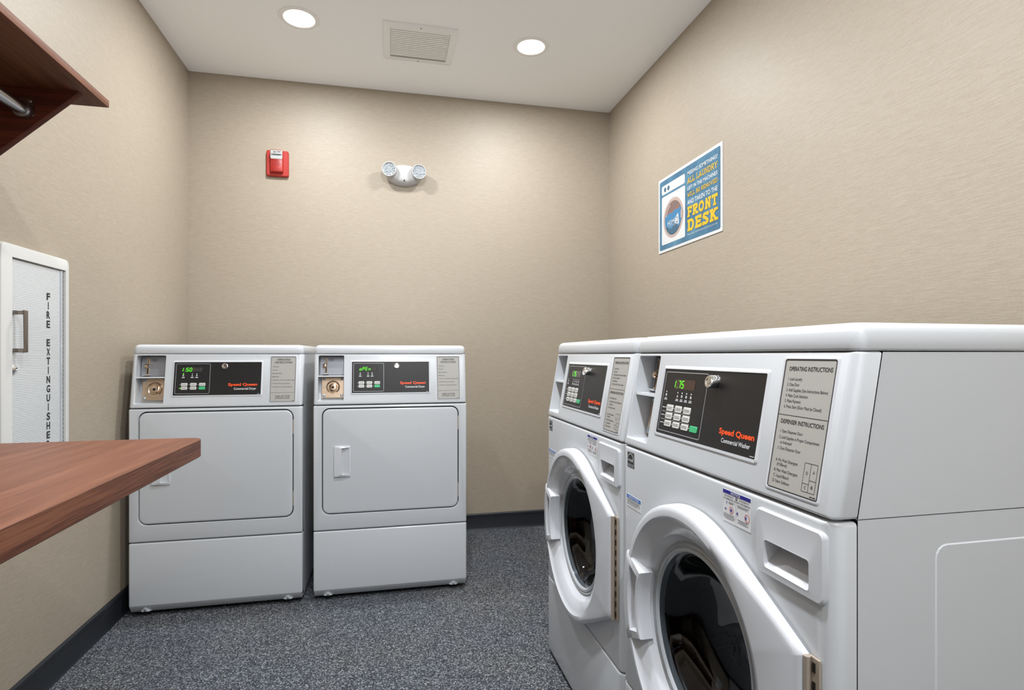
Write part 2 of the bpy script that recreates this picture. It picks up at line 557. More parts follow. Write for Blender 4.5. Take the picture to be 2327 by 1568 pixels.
def shell(W, r, depth, z0, z1, bot, top, hole=None, n=6):
    """front sheet with rounded vertical corners; bot/top = list of (dz, inset) edge rows; hole = list of (outline, depth)"""
    cols = [(0, depth, 1, 0)]
    for i in range(n + 1):
        a = 0.5 * pi * i / n
        cols.append((r - r * cos(a), r - r * sin(a), cos(a), sin(a)))
    k = len(cols) - 1
    cols += [(W - x, y, -nx, ny) for x, y, nx, ny in reversed(cols)]
    rows = [(z0 + dz, i) for dz, i in bot] + [(z1 - dz, i) for dz, i in reversed(top)]
    V = [(x + nx * min(i, r * 0.5), max(y, i) if y < depth else y, z) for z, i in rows for x, y, nx, ny in cols]
    nc = len(cols); F = []
    kr = len(bot) - 1
    for a in range(len(rows) - 1):
        for c in range(nc - 1):
            if hole and a == kr and c == k: continue
            F.append((a * nc + c, a * nc + c + 1, (a + 1) * nc + c + 1, (a + 1) * nc + c))
    mb = MB().add(V, F)
    if hole:
        fx0, fx1, fz0, fz1 = cols[k][0], cols[k + 1][0], rows[kr][0], rows[kr + 1][0]
        polys = [[(fx0, fz0), (fx1, fz0), (fx1, fz1), (fx0, fz1)]] + [h_[0] for h_ in hole]
        tris = tessellate_polygon([[Vector((x, z, 0)) for x, z in p] for p in polys])
        mb.add([(x, 0, z) for p in polys for x, z in p], [tuple(t) for t in tris])
        for ol, dp in hole:
            cx = sum(p[0] for p in ol) / len(ol); cz = sum(p[1] for p in ol) / len(ol)
            sh = lambda q: [(cx + (x - cx) * q, cz + (z - cz) * q) for x, z in ol]
            mb.loft([[(x, 0, z) for x, z in ol], [(x, 0.0012, z) for x, z in sh(0.997)],
                     [(x, 0.003, z) for x, z in sh(0.995)], [(x, dp, z) for x, z in sh(0.995)]])
    return mb


EDGE = [(0.0, 0.03), (0.0, 0.006), (0.0012, 0.0024), (0.003, 0.0008), (0.006, 0.0)]


def segs(mb, ch, x, z, w, h, y, on=True, shear=0.12, dot=False):
    """seven segment character"""
    SEG = {'0': 'abcdef', '1': 'bc', '5': 'acdfg', '7': 'abc', '8': 'abcdefg', 'o': 'cdeg', 'P': 'abefg', 'E': 'adefg', 'n': 'ceg', '1l': 'ef'}
    t = w * 0.2; g = t * 0.18
    R = {'a': (t * .5, w - t * .5, h - t, h), 'd': (t * .5, w - t * .5, 0, t), 'g': (t * .5, w - t * .5, h / 2 - t / 2, h / 2 + t / 2),
         'f': (0, t, h / 2 + g, h - t * .6), 'b': (w - t, w, h / 2 + g, h - t * .6), 'e': (0, t, t * .6, h / 2 - g), 'c': (w - t, w, t * .6, h / 2 - g)}
    for s_ in SEG[ch]:
        a, b_, c, d = R[s_]
        mb.add([(x + px_ + pz * shear, y, z + pz) for px_, pz in ((a, c), (b_, c), (b_, d), (a, d))], [(0, 1, 2, 3)])
    if dot: mb.rect(x + w + t * .2, x + w + t * 1.2, z, z + t, y)


def poly_ribbon(mb, pts, w, y):
    L = []
    n = len(pts)
    for i, (x, z) in enumerate(pts):
        a = pts[max(i - 1, 0)]; c = pts[min(i + 1, n - 1)]
        dx, dz = c[0] - a[0], c[1] - a[1]; d = math.hypot(dx, dz) or 1
        nx, nz = -dz / d * w / 2, dx / d * w / 2
        L.append(((x + nx, y, z + nz), (x - nx, y, z - nz)))
    V = [p for q in L for p in q]
    mb.add(V, [(2 * i, 2 * i + 1, 2 * i + 3, 2 * i + 2) for i in range(n - 1)])


def machine_common(root, kind, digits):
    """hood, lid, coin box, control panel, instruction label, feet; same on washers and dryers"""
    zz = lambda v: v
    # hood with the coin opening
    ol = rr(0.018, 0.131, 0.018, 0.227, 0.006, 4)
    hv = [(a, i) for a, i in EDGE]
    hd = shell(MW, 0.016, 0.038, 0.0, (ZH - Z0) * SEC, hv, [(0, 0.03), (0, 0.004), (0.0015, 0.0008), (0.003, 0)], [(ol, 0.055)]).map(hmap)
    hood = build('hood', hd, 'enamel', root, sharp=40)
    # pocket lining behind the opening
    pk = MB().openbox(0.0175, 0.1315, 0.02, 0.06, 0.0175, 0.2275)
    pk.box(0.0175, 0.1315, 0.006, 0.058, 0.128, 0.1335).map(hmap)
    build('coin_pocket', pk, 'plastic', root)
    bx_ = MB()
    L0 = [(0.0005, 0.0402), (MW - 0.0005, 0.0402), (MW - 0.0005, MD), (0.0005, MD)]
    bx_.loft([[(x, y + (KS * (z - Z0) if y < 0.1 else 0), z) for x, y in L0] for z in (Z0 + 0.0005, ZH - 0.0005)], True, True)
    bx_.F = [f for f in bx_.F if set(f) != {0, 1, 5, 4}]
    build('upper_cabinet', bx_, 'enamel', root)
    # lid
    lo = lambda ins, r_: rr(ins, MW - ins, KS * (ZH - Z0) - 0.002 + ins, MD - ins, r_, 6)
    build('lid', MB().loft([[(x, y, z) for x, y in lo(i, r_)] for z, i, r_ in
                            ((ZH + 0.001, 0.004, 0.016), (ZH + 0.002, 0.0012, 0.019), (ZH + 0.005, 0.0, 0.02), (ZL - 0.014, 0.002, 0.02), (ZL - 0.008, 0.0045, 0.019), (ZL - 0.003, 0.0095, 0.017), (ZL, 0.018, 0.014))], True, True), 'enamel', root, sharp=50)
    # upper coin plate with slide slot
    build_c = MB().plate(0.021, 0.128, 0.1345, 0.222, 0.002, 0.044, 0.056).map(hmap)
    cp = build('coin_slide_plate', build_c, 'coingrey', root)
    s1 = MB().plate(0.045, 0.0535, 0.188, 0.218, 0.002, 0.038, 0.046).map(lambda x, y, v: (x + (0.203 - v) * 0.12, y, v)).map(hmap)
    build('coin_slot', s1, 'bronze', cp)
    build('slot_opening', MB().plate(0.0478, 0.0503, 0.191, 0.215, 0.0008, 0.0374, 0.039, 0.0003).map(lambda x, y, v: (x + (0.203 - v) * 0.12, y, v)).map(hmap), 'void', cp)
    build('coin_knob', MB().lathe([(0.0092, 0.012), (0.0095, 0.004), (0.007, 0.0005), (0.001, -0.001)], (0.0425, 0.032, 0.180), 'y', 24, cap1=True).map(hmap), 'bronze', cp)
    build('return_chute', MB().plate(0.044, 0.0535, 0.1425, 0.172, 0.002, 0.038, 0.046).map(hmap), 'bronze', cp)
    build('chute_opening', MB().plate(0.0462, 0.0512, 0.146, 0.1705, 0.001, 0.0374, 0.039, 0.0003).map(hmap), 'void', cp)
    build('return_lever', MB().plate(0.035, 0.0605, 0.1395, 0.1435, 0.002, 0.030, 0.044).map(hmap), 'chrome', cp)
    bd = MB(); poly_ribbon(bd, [(0.058, 0.207), (0.062, 0.2125), (0.079, 0.2125), (0.083, 0.207), (0.079, 0.2015), (0.062, 0.2015), (0.058, 0.207)], 0.0008, 0.0436)
    text(bd, '25\u00a2', 0.0635, 0.0775, 0.2038, 0.2105, 0.0435, 0.01)
    build('price_mark', bd.map(hmap), 'blackprint', cp, smooth=False)
    # lower coin vault door
    vd = build('coin_vault_door', MB().plate(0.030, 0.127, 0.029, 0.125, 0.002, 0.046, 0.056).map(hmap), 'brass', root)
    build('vault_lock', MB().lathe([(0.031, 0.012), (0.0305, 0.003), (0.027, 0.001), (0.0225, 0.004), (0.0195, 0.004), (0.0185, -0.004), (0.015, -0.0055), (0.006, -0.0055), (0.0055, -0.002), (0.001, -0.002)], (0.0795, 0.0425, 0.078), 'y', 40, cap1=True).map(hmap), 'bronze', vd)
    build('keyhole', MB().lathe([(0.0058, 0), (0.0005, -0.0008)], (0.0795, 0.0376, 0.078), 'y', 16, cap1=True).map(hmap), 'void', vd)
    for px_ in (0.040, 0.118):
        for pv in (0.039, 0.116):
            build('screw', MB().lathe([(0.0068, 0.003), (0.006, -0.001), (0.003, -0.0028), (0.0005, -0.003)], (px_, 0.0455, pv), 'y', 16, cap1=True).map(hmap), 'screwgrey', vd)
    # control panel in a moulded frame
    fr = MB()
    o1 = rr(0.158, 0.525, 0.044, 0.205, 0.006, 4); o2 = rr(0.161, 0.522, 0.047, 0.202, 0.005, 4); o3 = rr(0.1655, 0.5175, 0.0515, 0.1975, 0.003, 4)
    fr.loft([[(x, 0.0005, z) for x, z in o1], [(x, -0.002, z) for x, z in o2], [(x, -0.0022, z) for x, z in o3], [(x, 0.0, z) for x, z in o3]])
    build('panel_frame', fr.map(hmap), 'plastic', root)
    cpn = build('control_panel', MB().plate(0.166, 0.517, 0.052, 0.197, 0.002, -0.0008, 0.001, 0.0003).map(hmap), 'black', root)
    y1, y2, y3 = -0.0011, -0.0014, -0.0017
    wash = kind == 'washer'
    kx1 = 0.344 if wash else 0.309
    build('keypad_outline', MB().frame(0.1728, kx1, 0.0585, 0.191, 0.0014, y1, 0.005).map(hmap), 'silverline', cpn, smooth=False)
    dx0 = 0.217 if wash else 0.197
    build('display_window', MB().rect(dx0, dx0 + 0.082, 0.154, 0.175, y1).map(hmap), 'dispwin' if wash else 'void', cpn, smooth=False)
    on, off = MB(), MB()
    dw, dh, st = 0.0095, 0.0165, 0.0132
    for i in range(6):
        ch, dot = digits[i]
        X = dx0 + 0.002 + i * st
        if ch: segs(on, ch, X, 0.1562, dw, dh, y3, dot=dot)
        if not wash: segs(off, '8', X, 0.1562, dw, dh, y2)
    build('display_digits', on.map(hmap), 'led', cpn, smooth=False)
    if off.V: build('unlit_segments', off.map(hmap), 'segoff', cpn, smooth=False)
    ic = MB()
    xs = (0.187, 0.236, 0.254, 0.272, 0.290) if wash else (0.203, 0.238, 0.256)
    for q, X in enumerate(xs):
        ic.rect(X - 0.0016, X + 0.0016, 0.1445, 0.1475, y1)
        ic.rect(X - 0.003, X + 0.003, 0.1365, 0.138, y1); ic.rect(X - 0.0012, X + 0.0012, 0.136, 0.141, y1)
        if q != 1: ic.ring(X, 0.139, 0.0022, 0.0031, y1, 12)
        ic.rect(X - 0.0048, X + 0.0048, 0.131, 0.1325, y1); ic.rect(X - 0.0062, X + 0.0062, 0.128, 0.1295, y1)
    # keys
    if wash:
        cols_ = [(0.199, 0.227), (0.235, 0.2625), (0.2705, 0.298)]
        rows_ = [(0.104, 0.118), (0.087, 0.1005), (0.0705, 0.083)]
        keys = [(c[0], c[1], r_[0], r_[1], 'button') for r_ in rows_ for c in cols_] + [(0.305, 0.3325, 0.0705, 0.083, 'green')]
        for z_ in (0.1022, 0.0848): ic.rect(0.180, 0.300, z_ - 0.0003, z_ + 0.0003, y1)
        for z_ in (0.110, 0.093, 0.076): words(ic, 0.179, 0.191, z_, 0.0018, y1, int(z_ * 1000))
    else:
        cols_ = [(0.1957, 0.221), (0.2317, 0.2565), (0.2669, 0.2917)]
        rows_ = [(0.0925, 0.1057), (0.0768, 0.09)]
        keys = [(c[0], c[1], r_[0], r_[1], 'green' if (a == 1 and q == 2) else 'button') for a, r_ in enumerate(rows_) for q, c in enumerate(cols_)]
    km = MB()
    for q, (a, c, d, e, mm) in enumerate(keys):
        ic.rect(a - 0.0052, a - 0.0032, (d + e) / 2 - 0.001, (d + e) / 2 + 0.001, y1)
        kb = build('key', MB().plate(a, c, d, e, 0.0025, -0.0024, -0.0006, 0.0006, 3).map(hmap), mm, cpn)
        if mm == 'button':
            km.rect(a + 0.003, a + 0.0045, d + 0.003, e - 0.003, -0.0026)
            words(km, a + 0.007, c - 0.003, d + 0.0074, 0.0016, -0.0026, q); words(km, a + 0.007, c - 0.003, d + 0.0042, 0.0016, -0.0026, q + 40)
    build('key_legends', km.map(hmap), 'greyprint', cpn, smooth=False)
    build('indicator_icons', ic.map(hmap), 'whiteprint', cpn, smooth=False)
    if not wash and digits[0][0] == '1l':
        lit = MB().disc(0.203, 0.146, 0.0024, y3, 12).disc(0.1918, 0.0833, 0.002, y3, 12)
        build('lit_indicator', lit.map(hmap), 'led', cpn, smooth=False)
    # panel lock
    lx, lv, lp = (0.372, 0.177, -0.019) if wash else (0.3675, 0.179, -0.006)
    build('panel_lock', MB().lathe([(0.0125, -0.001), (0.0125, lp * 0.85), (0.0112, lp), (0.0078, lp), (0.0072, lp + 0.0012), (0.0042, lp + 0.001), (0.0038, lp - 0.0005), (0.0005, lp - 0.0005)], (lx, 0, lv), 'y', 28, cap1=True).map(hmap), 'chrome', cpn)
    # brand lettering
    sq = MB(); cw = MB()
    if wash:
        text(sq, 'Speed Queen', 0.406, 0.508, 0.0815, 0.0925, y1, 0.03)
        text(cw, 'Commercial Washer', 0.4165, 0.5, 0.0665, 0.0748, y1, 0.008)
    else:
        text(sq, 'Speed Queen', 0.383, 0.5015, 0.0915, 0.104, y1, 0.03)
        text(cw, 'Commercial Dryer', 0.4065, 0.4975, 0.0742, 0.0842, y1, 0.008)
    words(cw, 0.503, 0.514, 0.055, 0.0012, y1, 9)
    build('brand_lettering', sq.map(hmap), 'orange', cpn, smooth=False)
    build('model_lettering', cw.map(hmap), 'whiteprint', cpn, smooth=False)
    # instruction label
    lf = MB()
    q1 = rr(0.549, 0.6665, 0.012, 0.228, 0.006, 3); q2 = rr(0.552, 0.6635, 0.015, 0.225, 0.005, 3); q3 = rr(0.5545, 0.6615, 0.0175, 0.2225, 0.004, 3)
    lf.loft([[(x, 0.0004, z) for x, z in q1], [(x, -0.0014, z) for x, z in q2], [(x, -0.0014, z) for x, z in q3], [(x, 0.0, z) for x, z in q3]])
    build('label_frame', lf.map(hmap), 'plastic', root)
    la = build('instruction_label', MB().plate(0.555, 0.661, 0.018, 0.222, 0.003, -0.0006, 0.001, 0.0002).map(hmap), 'label', root)
    t = MB(); ya = -0.0009
    t.frame(0.5553, 0.6607, 0.0183, 0.2217, 0.0016, ya, 0.004)
    if wash:
        text(t, 'OPERATING INSTRUCTIONS', 0.5655, 0.6545, 0.2035, 0.2105, ya, 0.012)
        for i, s_ in enumerate(('1. Load Laundry', '2. Close Door', '3. Add Supplies (See Instructions Below)', '4. Make Cycle Selection', '5. Make Payment', '6. Press Start (Door Must be Closed)')):
            text(t, s_, 0.566, 0.566 + (0.031, 0.0265, 0.0855, 0.0475, 0.0345, 0.078)[i], 0.1885 - i * 0.0087, 0.1885 - i * 0.0087 + 0.0049, ya)
        t.rect(0.5575, 0.6585, 0.1333, 0.1341, ya)
        text(t, 'DISPENSER INSTRUCTIONS', 0.5645, 0.6535, 0.1205, 0.1272, ya, 0.012)
        for s_, w_, z_ in (('1. Open Dispenser Door', 0.049, 0.106), ('2. Load Supplies in Proper Compartment', 0.084, 0.0965), ('   as Indicated', 0.025, 0.0885), ('3. Close Dispenser Door', 0.05, 0.0795),
                           ('A. Pre Wash Detergent', 0.048, 0.061), ('   (If Offered)', 0.022, 0.054), ('B. Main Wash Detergent', 0.051, 0.045), ('C. Liquid Bleach', 0.034, 0.0365), ('D. Fabric Softener', 0.037, 0.028)):
            x_ = 0.566 if not s_.startswith(' ') else 0.570
            text(t, s_.strip(), x_, x_ + w_, z_, z_ + 0.0047, ya)
        t.frame(0.628, 0.654, 0.027, 0.069, 0.0006, ya, 0.0008)
        t.rect(0.6405, 0.6411, 0.027, 0.069, ya); t.rect(0.628, 0.641, 0.0385, 0.0391, ya); t.rect(0.641, 0.654, 0.0445, 0.0451, ya)
        for s_, x_, z_ in (('D', 0.633, 0.052), ('C', 0.633, 0.031), ('A', 0.646, 0.055), ('B', 0.646, 0.0335)):
            text(t, s_, x_, x_ + 0.0035, z_, z_ + 0.0045, ya)
    else:
        text(t, 'OPERATING', 0.581, 0.637, 0.2035, 0.212, ya, 0.02)
        text(t, 'INSTRUCTIONS', 0.573, 0.645, 0.191, 0.1995, ya, 0.02)
        for i, s_ in enumerate(('1. Load Laundry', '2. Close Door', '3. Make Cycle Selection', '4. Make Payment', '5. To Start Dryer - Press Start - Door Must be Closed', '6. To Stop Dryer During Cycle - Open Door', '7. To Restart Dryer - Close Door and Press Start')):
            z_ = 0.174 - i * 0.0152
            text(t, s_, 0.5605, 0.5605 + (0.029, 0.025, 0.043, 0.031, 0.096, 0.077, 0.087)[i], z_, z_ + 0.0046, ya, 0.006)
        t.rect(0.559, 0.657, 0.0583, 0.0591, ya)
        text(t, 'CLEAN LINT FILTER', 0.577, 0.6385, 0.0405, 0.0465, ya, 0.02)
        text(t, 'AFTER EACH LOAD', 0.577, 0.6385, 0.0315, 0.0375, ya, 0.02)
    words(t, 0.646, 0.658, 0.0215, 0.0014, ya, 5)
    build('label_lettering', t.map(hmap), 'blackprint', la, smooth=False)
    # feet
    for fx in (0.07, MW - 0.07):
        for fy in (0.09, MD - 0.08):
            build('foot', MB().lathe([(0.022, 0), (0.022, 0.008), (0.012, 0.012), (0.012, 0.035)], (fx, fy, 0), 'z', 16, True, True), 'rubber', root)


def screw_y(root_, x, z, y, r_=0.006, m_='screwgrey'):
    s_ = build('screw', MB().lathe([(r_, 0.003), (r_ * 0.9, -0.001), (r_ * 0.4, -0.002), (0.0004, -0.0012)], (x, y, z), 'y', 16, cap1=True), m_, root_)
    return s_


# ------------------------------------------------------------------ dryers
def dryer(x0, y0, digits, label):
    root = empty('dryer', (x0, y0, 0), 0, label, 'dryer', 'coin dryers along the end wall')
    machine_common(root, 'dryer', digits)
    build('cabinet', MB().openbox(0.0006, MW - 0.0006, 0.0392, MD, 0.022, Z0 - 0.001).box(0.004, MW - 0.004, 0.036, 0.04, 0.03, 0.3), 'enamel', root)
    ol = rr(0.0352, 0.6568, 0.3868, 0.8712, 0.036, 6)
    build('front_panel', shell(MW, 0.008, 0.037, 0.3175, Z0 - 0.004, EDGE, EDGE, [(ol, 0.024)]), 'enamel', root, sharp=40)
    build('door_gap_shade', b(0.03, 0.662, 0.0205, 0.023, 0.38, 0.876), 'void', root)  # black sheet behind the door, painting the shade in the gap around it
    d = MB()
    P = [(0.0, 0.018), (0.0, 0.004), (0.0008, 0.0018), (0.003, 0.0004), (0.008, -0.0002)]
    d.loft([[(x, y, z) for x, z in rr(0.041 + i, 0.651 - i, 0.393 + i, 0.865 - i, 0.030 - i, 6)] for i, y in P], False, True)
    door = build('door', d, 'enamel', root, sharp=60)
    # pull: raised plate with a scooped pocket
    h = MB()
    o1 = rr(0.089, 0.162, 0.557, 0.698, 0.007, 4); o2 = rr(0.0905, 0.1605, 0.5585, 0.6965, 0.006, 4)
    i1 = rr(0.1235, 0.1565, 0.567, 0.689, 0.004, 4); i2 = rr(0.1245, 0.1555, 0.569, 0.687, 0.004, 4)
    bulge = lambda x: -0.007 - 0.006 * max(0, 1 - ((x - 0.112) / 0.026) ** 2) if x < 0.138 else -0.007 + 0.003 * (x - 0.138) / 0.02
    def scoop(x, z):
        return (x, -0.005 + 0.026 * max(0.0, 1 - (x - 0.1245) / 0.031) ** 0.8, z)
    h.loft([[(x, 0.001, z) for x, z in o1], [(x, -0.003, z) for x, z in o1], [(x, max(bulge(x), -0.008), z) for x, z in o2],
            [(x, bulge(x), z) for x, z in i1], [(x, 0.5 * (bulge(x) + scoop(x, z)[1]), z) for x, z in i1], [scoop(x, z) for x, z in i2]], False, True)
    build('pull_handle', h, 'plastic', door, sharp=28)
    for z_ in (0.47, 0.79):
        build('hinge', b(0.6515, 0.6565, 0.004, 0.018, z_ - 0.032, z_ + 0.032), 'hinge', door)
    lp = build('lower_panel', shell(MW, 0.008, 0.037, 0.0185, 0.3135, [(0, 0.03), (0.0, 0.021), (0.002, 0.0175), (0.028, 0.0022), (0.031, 0.0005), (0.034, 0)], EDGE), 'enamel', root, sharp=40)
    for x in (0.062, MW - 0.062):
        ych = lambda z: 0.0175 - (z - 0.0205) / 0.026 * 0.0153
        dm = MB().add([(x, ych(0.044) - 0.0002, 0.044), (x - 0.013, 0.0062, 0.0215), (x + 0.013, 0.0062, 0.0215), (x - 0.022, ych(0.0215), 0.0215), (x + 0.022, ych(0.0215), 0.0215)],
                      [(0, 1, 2), (0, 3, 1), (0, 2, 4), (1, 3, 4, 2)])
        build('screw_pad', dm, 'enamel', lp, sharp=10)
        s_ = screw_y(lp, 0, 0, 0, 0.0052); s_.location = (x, 0.0044, 0.0285); s_.rotation_euler = (radians(-8), 0, 0)
    build('underside_shade', b(0.012, MW - 0.012, 0.05, MD - 0.02, 0.008, 0.03), 'void', root)  # black block standing in for the shade under the dryer
    return root


N = None
dryer(-1.0695, 2.64, [('1l', True), ('5', False), ('0', False), (N, False), (N, False), (N, False)],
      'white coin dryer with green 1.50 on its display, behind the wooden counter')
dryer(-0.3305, 2.64, [('o', False), ('P', False), ('E', False), ('n', False), (N, False), (N, False)],
      'white coin dryer with green OPEN on its display, under the emergency light')


# ------------------------------------------------------------------ washers
WCX, WCZ, WR = 0.350, 0.550, 0.262
HX, HZ0, HZ1 = 0.653, 0.416, 0.687


def hull_radius():
    """radius of the door outline for each angle: circle plus the straight flanks running to the hinge"""
    pts = [(WR * cos(2 * pi * i / 360), WR * sin(2 * pi * i / 360)) for i in range(360)] + [(HX - WCX, HZ1 - WCZ), (HX - WCX, HZ0 - WCZ)]
    pts = sorted(pts)
    def half(p):
        h = []
        for q in p:
            while len(h) > 1 and (h[-1][0] - h[-2][0]) * (q[1] - h[-2][1]) - (h[-1][1] - h[-2][1]) * (q[0] - h[-2][0]) <= 0: h.pop()
            h.append(q)
        return h
    lo, up = half(pts), half(pts[::-1])
    hl = lo[:-1] + up[:-1]
    ang = sorted(set([2 * pi * i / 120 for i in range(120)] + [math.atan2(z, HX - WCX) % (2 * pi) for z in (HZ1 - WCZ, HZ0 - WCZ)]))
    out = []
    for a in ang:
        dx, dz = cos(a), sin(a); best = 0
        for i in range(len(hl)):
            (x1, z1), (x2, z2) = hl[i], hl[(i + 1) % len(hl)]
            ex, ez = x2 - x1, z2 - z1
            den = dx * ez - dz * ex
            if abs(den) < 1e-12: continue
            t = (x1 * ez - z1 * ex) / den; u = (x1 * dz - z1 * dx) / den
            if t > 0 and -1e-6 <= u <= 1 + 1e-6: best = max(best, t)
        out.append((a, best))
    return out


HULL = hull_radius()


def washer_door(root):
    def crest(x):                      # front height of the rim, falling towards the hinge
        t = max(0, min(1, (x - WCX - 0.08) / 0.22)); t = t * t * (3 - 2 * t)
        return -0.036 + 0.018 * t
    def P(r, a, y): return (WCX + r * cos(a), y, WCZ + r * sin(a))
    L = []
    L.append([P(0.183, a, 0.010) for a, R in HULL])
    L.append([P(0.197, a, -0.002) for a, R in HULL])
    L.append([P(0.200, a, -0.010) for a, R in HULL])
    L.append([P(0.204, a, -0.0145) for a, R in HULL])
    L.append([P(0.228, a, -0.027) for a, R in HULL])
    L.append([P(0.236, a, -0.030) for a, R in HULL])
    for q, dy in ((0.022, 0.0), (0.012, 0.0), (0.005, 0.0022), (0.0015, 0.006), (0.0, 0.011)):
        L.append([P(R - q if R - q > 0.2365 else R - q, a, crest(WCX + R * cos(a)) + dy) for a, R in HULL])
    L.append([P(R + 0.001, a, -0.0035) for a, R in HULL])
    L.append([P(R - 0.006, a, -0.001) for a, R in HULL])
    door = build('door', MB().loft(L), 'plastic', root, sharp=50)
    # grip on the latch side
    r0, r1 = 0.187, 0.2635
    a0, a1 = pi - radians(22.5), pi + radians(24)
    def G(s, w, y):                    # s 0..1 along the arc (top to bottom), w 0..1 from inner to outer
        a = a0 + (a1 - a0) * s; r = r0 + (r1 - r0) * w
        return P(r, a, y)
    n = 10
    def loop(s0, s1, w0, w1, yi, yo):
        q = []
        for i in range(n): q.append((s0 + (s1 - s0) * i / n, w0))
        for i in range(4): q.append((s1, w0 + (w1 - w0) * i / 4))
        for i in range(n): q.append((s1 - (s1 - s0) * i / n, w1))
        for i in range(4): q.append((s0, w1 - (w1 - w0) * i / 4))
        return [G(s, w, yi + (yo - yi) * w) for s, w in q]
    g = MB().loft([loop(0, 1, 0, 1, -0.004, -0.012), loop(0, 1, 0, 1, -0.034, -0.033), loop(0.015, 0.985, 0.02, 0.98, -0.037, -0.036), loop(0.10, 0.90, 0.10, 0.66, -0.039, -0.037),
                   loop(0.115, 0.885, 0.12, 0.635, -0.036, -0.035), loop(0.14, 0.86, 0.14, 0.60, -0.014, -0.014)], False, True)
    grip = build('door_grip', g, 'plastic', door, sharp=40)
    for s in (0.36, 0.66):
        p = G(s, 0.38, 0)
        build('screw', MB().lathe([(0.0052, 0.002), (0.0045, -0.001), (0.0005, -0.0005)], (p[0], -0.0145, p[2]), 'y', 14, cap1=True), 'greyprint', grip)
    # concentric ring and bowl
    build('glass_ring', MB().lathe([(0.186, 0.011), (0.184, 0.0035), (0.181, 0.002), (0.179, 0.005), (0.176, 0.006), (0.174, 0.0015), (0.170, 0.0005), (0.167, 0.003), (0.164, 0.010), (0.160, 0.018)], (WCX, 0, WCZ), 'y', 96), 'gasketgrey', door, sharp=60)
    build('door_glass', MB().lathe([(0.166, 0.007), (0.161, 0.010), (0.153, 0.022), (0.144, 0.040), (0.133, 0.058), (0.118, 0.072), (0.095, 0.082), (0.05, 0.088), (0.002, 0.090)], (WCX, 0, WCZ), 'y', 96, cap1=True), 'glass', door, sharp=80)
    # piano hinge
    hg = build('hinge_leaf', MB().plate(0.6535, 0.6735, HZ0, HZ1, 0.001, -0.0045, -0.0008, 0.0004), 'hinge', door)
    build('hinge_knuckle', MB().lathe([(0.0048, HZ0), (0.0048, HZ1)], (0.6565, -0.0095, 0), 'z', 14, True, True), 'hinge', door)
    first = None
    for i in range(10):
        z_ = HZ0 + 0.016 + i * 0.0268
        if first is None:
            first = build('hinge_slot', b(0.6615, 0.6665, -0.0056, -0.0044, -0.0068, 0.0068), 'void', door, (0, 0, z_))
        else:
            c = dup(first, door); c.location = (0, 0, z_)
    build('hinge_gap', b(0.6515, 0.6535, -0.012, -0.001, HZ0 + 0.002, HZ1 - 0.002), 'void', door)


